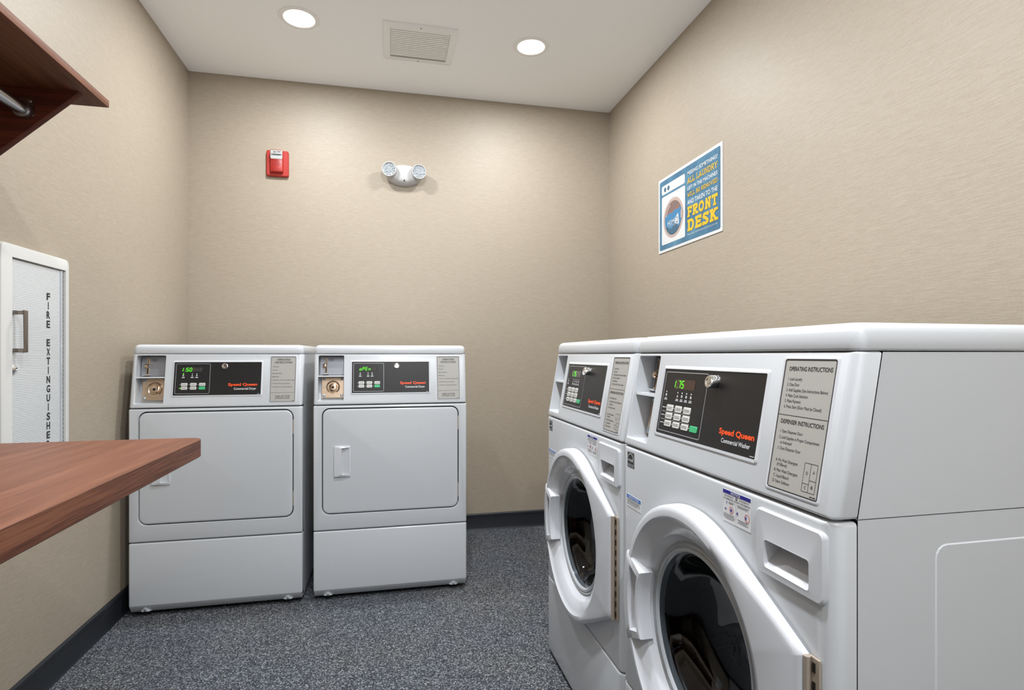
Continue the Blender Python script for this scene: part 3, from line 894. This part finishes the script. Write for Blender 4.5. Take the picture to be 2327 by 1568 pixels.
def washer(y_far, label):
    # local x runs from the far side towards the camera, local y runs into the machine
    root = empty('washer', (0.585, y_far, 0), -pi / 2, label, 'washer', 'front loading washers in a row')
    machine_common(root, 'washer', [('1l', True), ('7', False), ('5', False), (N, False), (N, False), (N, False)])
    cb = MB().openbox(0.0006, MW - 0.0006, 0.0402, MD, 0.02, Z0 - 0.001)
    build('cabinet', cb, 'enamel', root)
    for x_, s in ((MW - 0.0006, 1),):
        sp_ = MB().loft([[(x_ , y, z) for y, z in rr(0.17, 0.66, 0.08, 0.842, 0.02, 4)], [(x_ + s * 0.0012, y, z) for y, z in rr(0.172, 0.658, 0.082, 0.840, 0.018, 4)]], False, True)
        build('side_panel_emboss', sp_, 'enamel', root, sharp=10)
    circ = [(WCX + 0.205 * cos(2 * pi * (i + 0.5) / 48 + pi), WCZ + 0.205 * sin(2 * pi * (i + 0.5) / 48 + pi)) for i in range(48)]
    build('front_panel', shell(MW, 0.024, 0.038, 0.2885, Z0 - 0.0035, EDGE, EDGE, [(circ, 0.03), (rr(0.5545, 0.6595, 0.7745, 0.823, 0.006, 4), 0.004)], 8), 'enamel', root, sharp=40)
    build('lower_panel', shell(MW, 0.024, 0.038, 0.014, 0.285, [(0, 0.03), (0, 0.006), (0.004, 0.001), (0.008, 0)], EDGE, None, 8), 'enamel', root, sharp=40)
    build('underside_shade', b(0.012, MW - 0.012, 0.05, MD - 0.02, 0.006, 0.03), 'void', root)  # black block that darkens the floor gap in place of real shade
    # drum behind the glass
    dr = build('drum', MB().lathe([(0.196, 0.028), (0.215, 0.05), (0.225, 0.07), (0.225, 0.40), (0.20, 0.425), (0.002, 0.43)], (WCX, 0, WCZ), 'y', 64, cap1=True), 'drum', root, sharp=60)
    build('door_boot', MB().lathe([(0.207, 0.012), (0.20, 0.022), (0.188, 0.026), (0.180, 0.04), (0.186, 0.055), (0.197, 0.06)], (WCX, 0, WCZ), 'y', 64), 'rubber', root, sharp=60)
    for k in range(3):
        a = radians(90 + 120 * k)
        f = MB()
        c0, s0 = cos(a), sin(a)
        prof = [(-0.03, 0.224), (-0.012, 0.165), (0.012, 0.165), (0.03, 0.224)]
        f.loft([[(WCX + t_ * -s0 + r_ * c0, y, WCZ + t_ * c0 + r_ * s0) for t_, r_ in prof] for y in (0.09, 0.39)], True, True)
        build('drum_fin', f, 'drum', dr, bevel=0.004)
    washer_door(root)
    # detergent drawer
    d = MB()
    n_ = 5
    o1 = rr(0.537, 0.682, 0.766, 0.866, 0.010, n_); o2 = rr(0.5395, 0.6795, 0.7685, 0.8635, 0.009, n_)
    i1 = rr(0.556, 0.658, 0.777, 0.8215, 0.006, n_); i2 = rr(0.559, 0.655, 0.780, 0.8195, 0.005, n_)
    bow = lambda x, z: (x, z - (0.006 * (1 - ((x - 0.6095) / 0.0725) ** 2) if z < 0.80 else 0))
    sc = lambda x, z: (x, -0.003 + 0.044 * max(0.0, (z - 0.775) / 0.0445) ** 1.2, z)
    d.loft([[(x, 0.010, z) for x, z in (bow(*p) for p in o1)], [(x, -0.003, z) for x, z in (bow(*p) for p in o1)], [(x, -0.0055, z) for x, z in (bow(*p) for p in o2)],
            [(x, -0.0055, z) for x, z in (bow(*p) for p in i1)], [(x, -0.006, z) for x, z in (bow(*p) for p in i2)], [sc(x, z) for x, z in i2]], False, True)
    build('detergent_drawer', d, 'plastic', root, sharp=22)
    # stickers
    yb = -0.0006
    st = build('notice_sticker', MB().plate(0.441, 0.519, 0.8155, 0.872, 0.001, yb, 0.0005, 0.0002), 'sticker', root)
    y_ = yb - 0.0003; y2 = yb - 0.0006
    build('header_band', MB().rect(0.441, 0.519, 0.8655, 0.872, y_), 'navy', st, smooth=False)
    w_ = MB(); text(w_, 'NOTICE', 0.4645, 0.491, 0.8665, 0.8712, y2, 0.02); build('header_lettering', w_, 'whiteprint', st, smooth=False)
    k_ = MB()
    text(k_, 'HIGH EFFICIENCY', 0.445, 0.4725, 0.8605, 0.8632, y_, 0.02); text(k_, 'DETERGENT IS', 0.488, 0.514, 0.8605, 0.8632, y_, 0.02)
    text(k_, 'RECOMMENDED FOR BEST PERFORMANCE', 0.443, 0.517, 0.8555, 0.8582, y_, 0.02)
    k_.ring(0.480, 0.862, 0.0018, 0.003, y_, 14); k_.rect(0.4785, 0.4815, 0.8612, 0.8628, y_)
    k_.rect(0.4785, 0.4789, 0.8165, 0.854, y_)
    for i, (a, c, z_) in enumerate(((0.458, 0.474, 0.8515), (0.458, 0.470, 0.8492), (0.483, 0.513, 0.8515), (0.483, 0.510, 0.849), (0.444, 0.474, 0.8295), (0.443, 0.476, 0.8268), (0.443, 0.476, 0.8241), (0.446, 0.472, 0.8214), (0.483, 0.514, 0.8275), (0.487, 0.508, 0.825), (0.483, 0.513, 0.8225))):
        words(k_, a, c, z_, 0.0011, y_, i)
    build('sticker_print', k_, 'greyprint', st, smooth=False)
    rd = MB().ring(0.4655, 0.839, 0.0052, 0.0062, y_, 20).ring(0.5095, 0.8365, 0.0058, 0.0068, y_, 20)
    build('prohibition_rings', rd, 'redprint', st, smooth=False)
    nv = MB().rect(0.4465, 0.452, 0.8375, 0.8395, y2).rect(0.463, 0.468, 0.8365, 0.841, y2).flat([(0.480, 0.838), (0.4845, 0.841), (0.4845, 0.8345)], y2).flat([(0.5035, 0.8365), (0.508, 0.8395), (0.508, 0.833)], y2)
    nv.disc(0.4525, 0.8505, 0.0015, y2, 10)
    build('pictograms', nv, 'navy', st, smooth=False)
    st2 = build('notice_sticker', MB().plate(0.029, 0.107, 0.7335, 0.764, 0.001, yb, 0.0005, 0.0002), 'sticker', root)
    build('header_band', MB().rect(0.029, 0.107, 0.7545, 0.764, y_), 'skyblue', st2, smooth=False)
    w_ = MB(); text(w_, 'NOTICE', 0.042, 0.096, 0.7565, 0.7622, y2, 0.02); build('header_lettering', w_, 'whiteprint', st2, smooth=False)
    k_ = MB()
    for i, (c, z_) in enumerate(((0.100, 0.7505), (0.098, 0.7475), (0.102, 0.7445), (0.085, 0.7405))): words(k_, 0.032, c, z_, 0.0012, y_, 60 + i)
    build('sticker_print', k_, 'greyprint', st2, smooth=False)
    # efficiency emblem
    es = build('efficiency_emblem', MB().plate(0.031, 0.070, 0.8325, 0.8705, 0.0008, yb, 0.0005, 0.0002), 'blackprint', root)
    e_ = MB()
    e_.frame(0.0322, 0.0688, 0.8395, 0.8695, 0.0008, y_, 0.0006)
    arc = [(0.0505 + 0.0155 * cos(radians(a)), 0.8525 + 0.0135 * sin(radians(a))) for a in range(8, 178, 10)]
    poly_ribbon(e_, arc, 0.0016, y_)
    text(e_, 'energy', 0.0345, 0.056, 0.848, 0.854, y_, 0.01, 0.15)
    star = [(0.0605 + (0.0052 if i % 2 == 0 else 0.0021) * sin(pi * i / 5), 0.8505 + (0.0052 if i % 2 == 0 else 0.0021) * cos(pi * i / 5)) for i in range(10)]
    e_.flat(star, y_)
    text(e_, 'ENERGY STAR', 0.0335, 0.0675, 0.8345, 0.8375, y_, 0.01)
    build('emblem_print', e_, 'whiteprint', es, smooth=False)
    return root


washer(2.030, 'white front-loading coin washer standing nearest the bare end wall, its sides covered')
washer(1.334, 'white front-loading coin washer with its plain side panel exposed, nearer the counter')


# ------------------------------------------------------------------ folding counter
ct = empty('folding_counter', (LW + 0.0015, 0.3, 0), 0, 'reddish wood laminate folding counter with rounded corner fixed to the beige wall', 'counter')
CY0, CY1, CXF = -1.25, 1.487, -0.4365
def cnr(ins):
    pts = [(LW + 0.0015, CY0), (CXF - ins, CY0)]
    rC = 0.034
    for i in range(9):
        a = 0.5 * pi * i / 8
        pts.append((CXF - rC + (rC - ins) * cos(a), CY1 - rC + (rC - ins) * sin(a)))
    pts.append((LW + 0.0015, CY1 - ins))
    return pts
off = (-LW - 0.0015, -0.3, 0)
tr = lambda p, z: [(x + off[0], y + off[1], z) for x, y in p]
top = build('worktop', MB().loft([tr(cnr(0.0012), 0.9088), tr(cnr(0.0022), 0.910)], True, True), 'counter', ct, sharp=30)
build('edge_band', MB().loft([tr(cnr(0.002), 0.868), tr(cnr(0.0), 0.870), tr(cnr(0.0), 0.9085), tr(cnr(0.0012), 0.9095)], True, False), 'counteredge', ct, sharp=25)
for y in (0.45, -1.2):
    build('support_panel', b(0.012, 0.60, y - 0.3 - 0.02, y - 0.3 + 0.02, 0.0, 0.869), 'counteredge', ct)

# ------------------------------------------------------------------ clothes shelf with hanging rod
SZ0, SZ1, SXF, SY1, SY0 = 1.778, 1.797, -0.737, 1.707, -1.25
sh = empty('clothes_shelf', (LW, 0.2, SZ0), 0, 'dark cherry wood wall shelf with triangular brackets and a steel hanging rod', 'shelf')
so = (-LW, -0.2, -SZ0)
mv = lambda mb: mb.map(lambda x, y, z: (x + so[0], y + so[1], z + so[2]))
build('shelf_board', mv(b(LW, SXF, SY0, SY1, SZ0, SZ1)), 'shelf', sh, bevel=0.0008)
for y in (1.6175, 0.30, -1.0):
    t_ = 0.020
    prof = [(LW, SZ0 - 0.0002), (-0.7655, SZ0 - 0.0002), (-0.7655, SZ0 - 0.004), (LW + 0.0, 1.462), (LW, 1.462)]
    prof = [(LW, SZ0), (-0.7655, SZ0), (-0.7665, SZ0 - 0.0018), (LW + 0.012, 1.4635), (LW, 1.4635)]
    build('shelf_bracket', mv(MB().loft([[(x, y, z) for x, z in prof], [(x, y + t_, z) for x, z in prof]], True, True)), 'shelfend', sh, bevel=0.0006)
def tube(x, z, y0, y1, r):
    return MB().lathe([(r, y0), (r, y1)], (x, 0, z), 'y', 28, True, True)
build('hanging_rod', mv(tube(-0.882, 1.717, SY0 + 0.32, 1.6172, 0.0158)), 'rod', sh)
fl = build('rod_flange', mv(MB().lathe([(0.0158, 1.598), (0.0205, 1.599), (0.021, 1.6172)], (-0.882, 0, 1.717), 'y', 28)), 'rod', sh)
pl = MB().loft([[(x, y, z) for x, z in rr(-0.897, -0.862, 1.700, 1.749, 0.012, 4)] for y in (1.6172, 1.6142)], True, True)
fp = build('flange_plate', mv(pl), 'rod', sh)
for (x, z) in ((-0.872, 1.7425), (-0.890, 1.7055)):
    build('screw', mv(MB().lathe([(0.0042, 1.615), (0.0036, 1.6122), (0.0005, 1.6118)], (x, 0, z), 'y', 14, cap1=True)), 'chrome', fp)


# ------------------------------------------------------------------ fire extinguisher cabinet on the wall (local x -> world +y, local y -> into wall (-x))
fc = empty('extinguisher_cabinet', (LW, 1.880, 0.74), pi / 2, 'white fire extinguisher wall cabinet with ribbed clear door and black vertical lettering', 'cabinet')
# rotation +90 deg about z: local x -> world y, local y -> world -x, so the front faces -local y
CW_, CH_ = 0.352, 0.700
def loopc(x0, x1, z0, z1, r, y): return [(x, y, z) for x, z in rr(x0, x1, z0, z1, r, 5)]
F_ = MB().loft([loopc(0, CW_, 0, CH_, 0.022, 0.0), loopc(0, CW_, 0, CH_, 0.022, -0.022), loopc(0.002, CW_ - 0.002, 0.002, CH_ - 0.002, 0.021, -0.0275), loopc(0.007, CW_ - 0.007, 0.007, CH_ - 0.007, 0.017, -0.030),
                loopc(0.046, CW_ - 0.0245, 0.046, CH_ - 0.0395, 0.002, -0.030), loopc(0.047, CW_ - 0.0255, 0.047, CH_ - 0.0405, 0.002, -0.027), loopc(0.047, CW_ - 0.0255, 0.047, CH_ - 0.0405, 0.002, -0.004)])
build('frame', F_, 'cabinet', fc, sharp=40)
dp = build('door', b(0.0488, 0.3035, -0.0235, -0.019, 0.049, 0.6575), 'ribbed', fc)
build('hinge_strip', b(0.3035, 0.3145, -0.026, -0.019, 0.049, 0.6575), 'gasketgrey', fc)
build('box_liner', b(0.047, 0.3265, -0.010, -0.0045, 0.047, 0.6595), 'cabinet', fc)
hs = None
for i in range(40):
    z_ = 0.06 + i * 0.0152
    if hs is None: hs = build('hinge_knuckle', b(0.3165, 0.3215, -0.0255, -0.016, -0.0045, 0.0045), 'greyprint', fc, (0, 0, z_))
    else:
        c = dup(hs, fc); c.location = (0, 0, z_)
lt = MB()
for i, ch in enumerate('FIRE EXTINGUISHER'):
    if ch == ' ': continue
    zt = 1.3145 - 0.74 - i * 0.0302
    if ch == 'I': lt.rect(0.2365 - 0.002, 0.2365 + 0.002, zt - 0.0245, zt, -0.0242)
    else: text(lt, ch, 0.2365 - 0.0095, 0.2365 + 0.0095, zt - 0.0245, zt, -0.0242, 0.03)
build('door_lettering', lt, 'blackprint', dp, smooth=False)
hd_ = MB()
for z_ in (0.384, 0.497): hd_.box(0.058, 0.066, -0.052, -0.0235, z_ - 0.006, z_ + 0.006)
hd_.box(0.058, 0.066, -0.060, -0.052, 0.378, 0.503)
build('door_handle', hd_, 'handle', dp, bevel=0.0012)
build('door_lock', MB().lathe([(0.011, 0.0), (0.011, -0.004), (0.008, -0.008), (0.005, -0.009), (0.004, -0.007), (0.0005, -0.007)], (0.0605, -0.0235, 0.3275), 'y', 24, cap1=True), 'chrome', dp)


# ------------------------------------------------------------------ fire alarm strobe
fa = empty('fire_alarm_strobe', (-0.636, BW, 2.234), 0, 'red fire alarm horn strobe with clear lens on the beige end wall', 'fire alarm')
build('back_plate', MB().plate(-0.061, 0.061, -0.075, 0.075, 0.010, -0.022, 0.0, 0.004), 'red', fa)
build('housing', MB().loft([[(x, y, z) for x, z in rr(-0.036 + i, 0.034 - i, -0.056 + i, 0.070 - i, 0.006, 3)] for y, i in ((-0.018, 0), (-0.040, 0.0005), (-0.044, 0.004))], False, True), 'red', fa, sharp=45)
gr = MB()
for r_ in range(9):
    for c_ in range(11):
        x, z = -0.001 + (c_ - 5) * 0.0044, -0.009 + (r_ - 4) * 0.0044
        if ((x + 0.001) / 0.0235) ** 2 + ((z + 0.009) / 0.0165) ** 2 <= 1: gr.rect(x - 0.0011, x + 0.0011, z - 0.0014, z + 0.0014, -0.0444)
gr.rect(-0.024, -0.020, -0.043, -0.039, -0.0444).rect(0.016, 0.020, -0.043, -0.039, -0.0444).rect(-0.014, 0.012, -0.0425, -0.0395, -0.0443)
build('sounder_grille', gr, 'reddark', fa, smooth=False)
sl_ = build('strobe_reflector', MB().loft([[(x, y, z) for x, z in rr(-0.034 + i, 0.032 - i, 0.017 + i, 0.068 - i, 0.005, 3)] for y, i in ((-0.040, 0), (-0.046, 0.001))], False, True), 'strobe', fa)
st_ = MB().box(-0.030, 0.028, -0.0475, -0.046, 0.040, 0.047).box(-0.018, -0.002, -0.048, -0.046, 0.055, 0.060).box(0.004, 0.022, -0.048, -0.046, 0.058, 0.062)
st_.lathe([(0.003, -0.02), (0.003, 0.02)], (0, -0.049, 0.0435), 'x', 10, True, True)
build('flash_tube', st_, 'greyprint', fa)
build('strobe_lens', MB().loft([[(x, y, z - (0.004 * (1 - (x / 0.034) ** 2) if z < 0.03 else 0)) for x, z in rr(-0.0345 + i, 0.0325 - i, 0.016 + i, 0.069 - i, 0.007, 4)] for y, i in ((-0.040, 0), (-0.056, 0.001), (-0.062, 0.005), (-0.064, 0.012))], False, True), 'clear', fa)
build('side_mark', b(-0.042, -0.039, -0.0228, -0.0215, 0.004, 0.012), 'reddark', fa)

# ------------------------------------------------------------------ emergency twin-head light
em = empty('emergency_light', (0.093, BW, 2.214), 0, 'white oval emergency light with two round adjustable lamp heads on the end wall', 'emergency light')
L_ = []
for q in range(9):
    t_ = q / 8.0
    yy = -0.060 * sin(t_ * pi / 2); s_ = max(cos(t_ * pi / 2), 0.0) ** 0.4 if q < 8 else 0.05
    L_.append([(0.108 * s_ * cos(2 * pi * i / 48), yy, 0.064 * s_ * sin(2 * pi * i / 48)) for i in range(48)])
build('housing', MB().loft(L_, True, True), 'emerg', em, sharp=70)
build('indicator_button', MB().lathe([(0.0045, 0.006), (0.0042, -0.0012), (0.0005, -0.0016)], (0.0, -0.0570, -0.042), 'y', 14, cap1=True), 'void', em)
for sgn in (-1, 1):
    hp = (sgn * 0.086, -0.062, 0.016 if sgn < 0 else 0.012)
    tilt = (radians(2), 0, radians(-14 if sgn < 0 else 8))
    he = build('lamp_head', MB().lathe([(0.026, 0.030), (0.040, 0.014), (0.0445, 0.0), (0.045, -0.014), (0.043, -0.0175), (0.0395, -0.0175), (0.0385, -0.014), (0.0385, -0.009)], (0, 0, 0), 'y', 44, cap0=True), 'emerg', em, hp, tilt, sharp=50)
    build('reflector', MB().lathe([(0.0388, -0.009), (0.034, -0.007), (0.0005, -0.006)], (0, 0, 0), 'y', 36, cap1=True), 'reflector', he)
    ledm = None
    for k in range(17):
        rad, a = (0, 0) if k == 0 else ((0.0135, 2 * pi * k / 6) if k <= 6 else (0.0275, 2 * pi * (k - 6) / 10))
        p = (rad * cos(a + 0.4), -0.0085, rad * sin(a + 0.4))
        if ledm is None:
            ledm = build('lamp_facet', MB().lathe([(0.0078, 0.002), (0.0072, -0.003), (0.005, -0.0042), (0.0034, -0.0015), (0.0004, 0.0008)], (0, 0, 0), 'y', 10, cap1=True), 'reflector', he, p)
        else:
            c = dup(ledm, he); c.location = p
    build('lens', MB().lathe([(0.0395, -0.0155), (0.028, -0.0172), (0.0005, -0.018)], (0, 0, 0), 'y', 36, cap1=True), 'clear', he)

# ------------------------------------------------------------------ laundry notice poster (on the right hand wall)
po = empty('laundry_poster', (RW, 2.7985, 1.6585), -pi / 2, 'blue and white laundry notice board with yellow and white lettering on the beige wall', 'poster')
PW, PH = 0.595, 0.3975
build('board', MB().plate(0, PW, 0, PH, 0.0015, -0.004, 0.0, 0.0004), 'posterwhite', po)
build('blue_print', MB().flat(rr(0.014, PW - 0.014, 0.014, PH - 0.014, 0.010, 4), -0.0043), 'posterblue', po, smooth=False)
pic = MB().flat(rr(0.038, 0.276, 0.308, 0.355, 0.009, 4), -0.0046).flat(rr(0.038, 0.278, 0.040, 0.296, 0.009, 4), -0.0046)
pw = build('washer_picture', pic, 'posterwhite', po, smooth=False)
build('picture_knobs', MB().disc(0.074, 0.331, 0.0125, -0.0049, 20).disc(0.110, 0.331, 0.0125, -0.0049, 20), 'pdeep', pw, smooth=False)
pcx, pcz = 0.160, 0.164
build('picture_door_ring', MB().disc(pcx, pcz, 0.1035, -0.0049, 48), 'pbeige', pw, smooth=False)
build('picture_drum', MB().disc(pcx, pcz, 0.087, -0.0052, 48), 'pbrown', pw, smooth=False)
def seg_below(R, f, y, n=40):
    pts = []
    xs = [-R + 2 * R * i / n for i in range(n + 1)]
    for x in xs:
        lim = math.sqrt(max(R * R - x * x, 0)); pts.append((x, max(-lim, min(lim, f(x))), -lim))
    V = []; F = []
    for x, a, c in pts: V += [(pcx + x, y, pcz + a), (pcx + x, y, pcz + c)]
    for i in range(n): F.append((2 * i, 2 * i + 1, 2 * i + 3, 2 * i + 2))
    return MB().add(V, F)
wave = lambda x: 0.028 + 0.10 * x + 0.007 * abs(sin(x * 52 + 0.5))
build('picture_wave_back', seg_below(0.0868, lambda x: wave(x - 0.004) + 0.007, -0.0055), 'pbrick', pw, smooth=False)
build('picture_water', seg_below(0.0865, wave, -0.0058), 'pwater', pw, smooth=False)
build('picture_deep_water', seg_below(0.0862, lambda x: -0.046 + 0.010 * sin(x * 70), -0.0061), 'pdeep', pw, smooth=False)
hl = MB(); poly_ribbon(hl, [(pcx + 0.074 * cos(radians(a)), pcz + 0.074 * sin(radians(a))) for a in range(112, 172, 6)], 0.009, -0.0061)
hl.flat(rr(pcx + 0.078, pcx + 0.094, pcz - 0.022, pcz + 0.022, 0.007, 4), -0.0061)
build('picture_highlight', hl, 'pbeige', pw, smooth=False)
lg = MB(); text(lg, 'HOME', 0.106, 0.187, 0.131, 0.155, -0.0064, 0.005)
lg.flat([(0.187, 0.126), (0.222, 0.119), (0.214, 0.176), (0.187, 0.158)], -0.0064)
text(lg, 'SUITES BY HILTON', 0.108, 0.186, 0.1215, 0.1265, -0.0064); lg.disc(0.216, 0.112, 0.0018, -0.0064, 8)
build('picture_logo', lg, 'posterwhite', pw, smooth=False)
l2 = MB(); text(l2, '2', 0.195, 0.211, 0.128, 0.160, -0.0067, 0.01)
build('picture_logo_numeral', l2, 'pdeep', pw, smooth=False)

# slab-serif alphabet drawn as strokes
def arc(cx, cz, rx, rz, a0, a1, n=12):
    return [(cx + rx * cos(radians(a0 + (a1 - a0) * i / n)), cz + rz * sin(radians(a0 + (a1 - a0) * i / n))) for i in range(n + 1)]
def slab_text(mb, s, x0, x1, z0, z1, y, th=0.2, lift=0.0):
    st, hs = th, th * 0.85
    W_ = {'A': 1, 'M': 1.15, 'W': 1.3, 'I': 0.5, 'N': 1, 'V': 1, 'Y': 1, 'O': 0.95, 'L': 0.82, 'E': 0.85, 'F': 0.82, 'T': 0.9, 'S': 0.8, ' ': 0.35}
    adv = [W_.get(c, 0.95) + 0.14 for c in s]
    tot = sum(adv) - 0.14
    k = (x1 - x0) / tot; hgt = z1 - z0; X = 0
    for c, a in zip(s, adv):
        w = a - 0.14; l, r_ = st * 0.9, w - st * 0.9; e = hs / 2; S = []; B = []   # strokes, serifs (xa, xb, z)
        fb = lambda xc, z: B.append((xc - st * 0.95, xc + st * 0.95, z))
        if c == 'A': S = [[(l * .7, 0), (w / 2, 1)], [(w / 2, 1), (w - l * .7, 0)], [(w * .25, .32), (w * .75, .32)]]; fb(l * .8, e); fb(w - l * .8, e)
        elif c == 'L': S = [[(l, 0), (l, 1)], [(0, e), (w, e)], [(w - st * .4, 0), (w - st * .4, .36)]]; fb(l, 1 - e)
        elif c == 'U': S = [[(l, 1), (l, .35)] + arc(w / 2, .35, r_ / 2 - l / 2, .35 - e, 180, 360) + [(r_, 1)]]; fb(l, 1 - e); fb(r_, 1 - e)
        elif c == 'N': S = [[(l, 0), (l, 1)], [(l, 1), (r_, 0)], [(r_, 0), (r_, 1)]]; fb(l, e); fb(r_, 1 - e)
        elif c == 'D': S = [[(l, 0), (l, 1)], [(0, 1 - e), (w * .5, 1 - e)] + arc(w * .5, .5, w * .5 - st * .5, .5 - e, 90, -90)[1:] + [(0, e)]]
        elif c == 'R': S = [[(l, 0), (l, 1)], [(0, 1 - e), (w * .5, 1 - e)] + arc(w * .5, .73, w * .38, .27 - e, 90, -90)[1:] + [(l, .46)], [(w * .45, .46), (w - l * .7, 0)]]; fb(l, e); fb(w - l * .6, e)
        elif c == 'B': S = [[(l, 0), (l, 1)], [(0, 1 - e), (w * .5, 1 - e)] + arc(w * .5, .755, w * .34, .245 - e, 90, -90)[1:] + [(l, .51)], [(l, .51), (w * .5, .51)] + arc(w * .5, .28, w * .42, .28 - e, 90, -90)[1:] + [(0, e)]]
        elif c == 'Y': S = [[(l * .7, 1), (w / 2, .45)], [(w - l * .7, 1), (w / 2, .45)], [(w / 2, .5), (w / 2, 0)]]; fb(w / 2, e); fb(l * .8, 1 - e); fb(w - l * .8, 1 - e)
        elif c == 'W': S = [[(l * .7, 1), (w * .3, 0)], [(w * .3, 0), (w / 2, .9)], [(w / 2, .9), (w * .7, 0)], [(w * .7, 0), (w - l * .7, 1)]]; fb(l * .8, 1 - e); fb(w - l * .8, 1 - e)
        elif c == 'V': S = [[(l * .7, 1), (w / 2, 0)], [(w / 2, 0), (w - l * .7, 1)]]; fb(l * .8, 1 - e); fb(w - l * .8, 1 - e)
        elif c == 'I': S = [[(w / 2, 0), (w / 2, 1)]]; B += [(0, w, e), (0, w, 1 - e)]
        elif c == 'E': S = [[(l, 0), (l, 1)], [(0, e), (w, e)], [(0, 1 - e), (w, 1 - e)], [(l, .5), (w * .75, .5)], [(w - st * .4, 0), (w - st * .4, .3)], [(w - st * .4, 1), (w - st * .4, .7)], [(w * .75, .38), (w * .75, .62)]]
        elif c == 'F': S = [[(l, 0), (l, 1)], [(0, 1 - e), (w, 1 - e)], [(l, .48), (w * .75, .48)], [(w - st * .4, 1), (w - st * .4, .68)], [(w * .75, .35), (w * .75, .61)]]; fb(l, e)
        elif c == 'M': S = [[(l, 0), (l, 1)], [(l, 1), (w / 2, .25)], [(w / 2, .25), (r_, 1)], [(r_, 1), (r_, 0)]]; fb(l, e); fb(r_, e)
        elif c == 'O': S = [arc(w / 2, .5, w / 2 - st / 2, .5 - st / 2, 0, 360, 28)]
        elif c == 'T': S = [[(w / 2, 0), (w / 2, 1)], [(0, 1 - e), (w, 1 - e)], [(st * .4, 1), (st * .4, .68)], [(w - st * .4, 1), (w - st * .4, .68)]]; fb(w / 2, e)
        elif c == 'S': S = [arc(w / 2, .735, w / 2 - st / 2, .265 - e, 20, 270, 14) + arc(w / 2, .27, w / 2 - st / 2, .27 - e, 90, -160, 14)[1:]]; B += []; S += [[(w - st * .4, 1), (w - st * .4, .7)], [(st * .4, 0), (st * .4, .3)]]
        elif c == 'K': S = [[(l, 0), (l, 1)], [(l, .42), (w - l * .8, 1)], [(w * .42, .58), (w - l * .7, 0)]]; fb(l, e); fb(l, 1 - e); fb(w - l * .7, e); fb(w - l * .8, 1 - e)
        tmp = MB()
        ly = 0.0                              # each stroke lies a hair above the last, so no two faces share a plane
        for p in S: poly_ribbon(tmp, p, st, ly); ly -= 0.00002
        for xa, xb, z in B: tmp.rect(xa, xb, z - e, z + e, ly); ly -= 0.00002
        mb.add([(x0 + (X + vx) * k, y + vy, z0 + max(0, min(1, vz)) * hgt) for vx, vy, vz in tmp.V], tmp.F)
        X += a
for s_, z0_, z1_, th_ in (('ALL LAUNDRY', 0.294, 0.322, 0.17), ('WILL BE REMOVED', 0.228, 0.2475, 0.16), ('FRONT', 0.128, 0.180, 0.25), ('DESK', 0.059, 0.1165, 0.25)):
    yl = MB(); slab_text(yl, s_, 0.302, 0.559, z0_, z1_, -0.0052, th_)
    sd = MB(); slab_text(sd, s_, 0.3032, 0.5602, z0_ - 0.0016, z1_ - 0.0016, -0.0047, th_ + 0.02)
    lo_ = build('yellow_lettering', yl, 'pyellow', po, smooth=False)
    build('letter_shadow', sd, 'pnavy', lo_, smooth=False)
for s_, z0_, z1_, bd_ in (('MISSING SOMETHING?', 0.3365, 0.3545, 0.012), ('LEFT IN THE MACHINES', 0.2625, 0.280, 0.012), ('AND TAKEN TO THE', 0.191, 0.213, 0.012),
                          ('Please notify us if all machines are full and not in use.', 0.041, 0.0485, 0.0)):
    wl = MB(); text(wl, s_, 0.301, 0.558, z0_, z1_, -0.0047, bd_)
    build('white_lettering', wl, 'posterwhite', po, smooth=False)
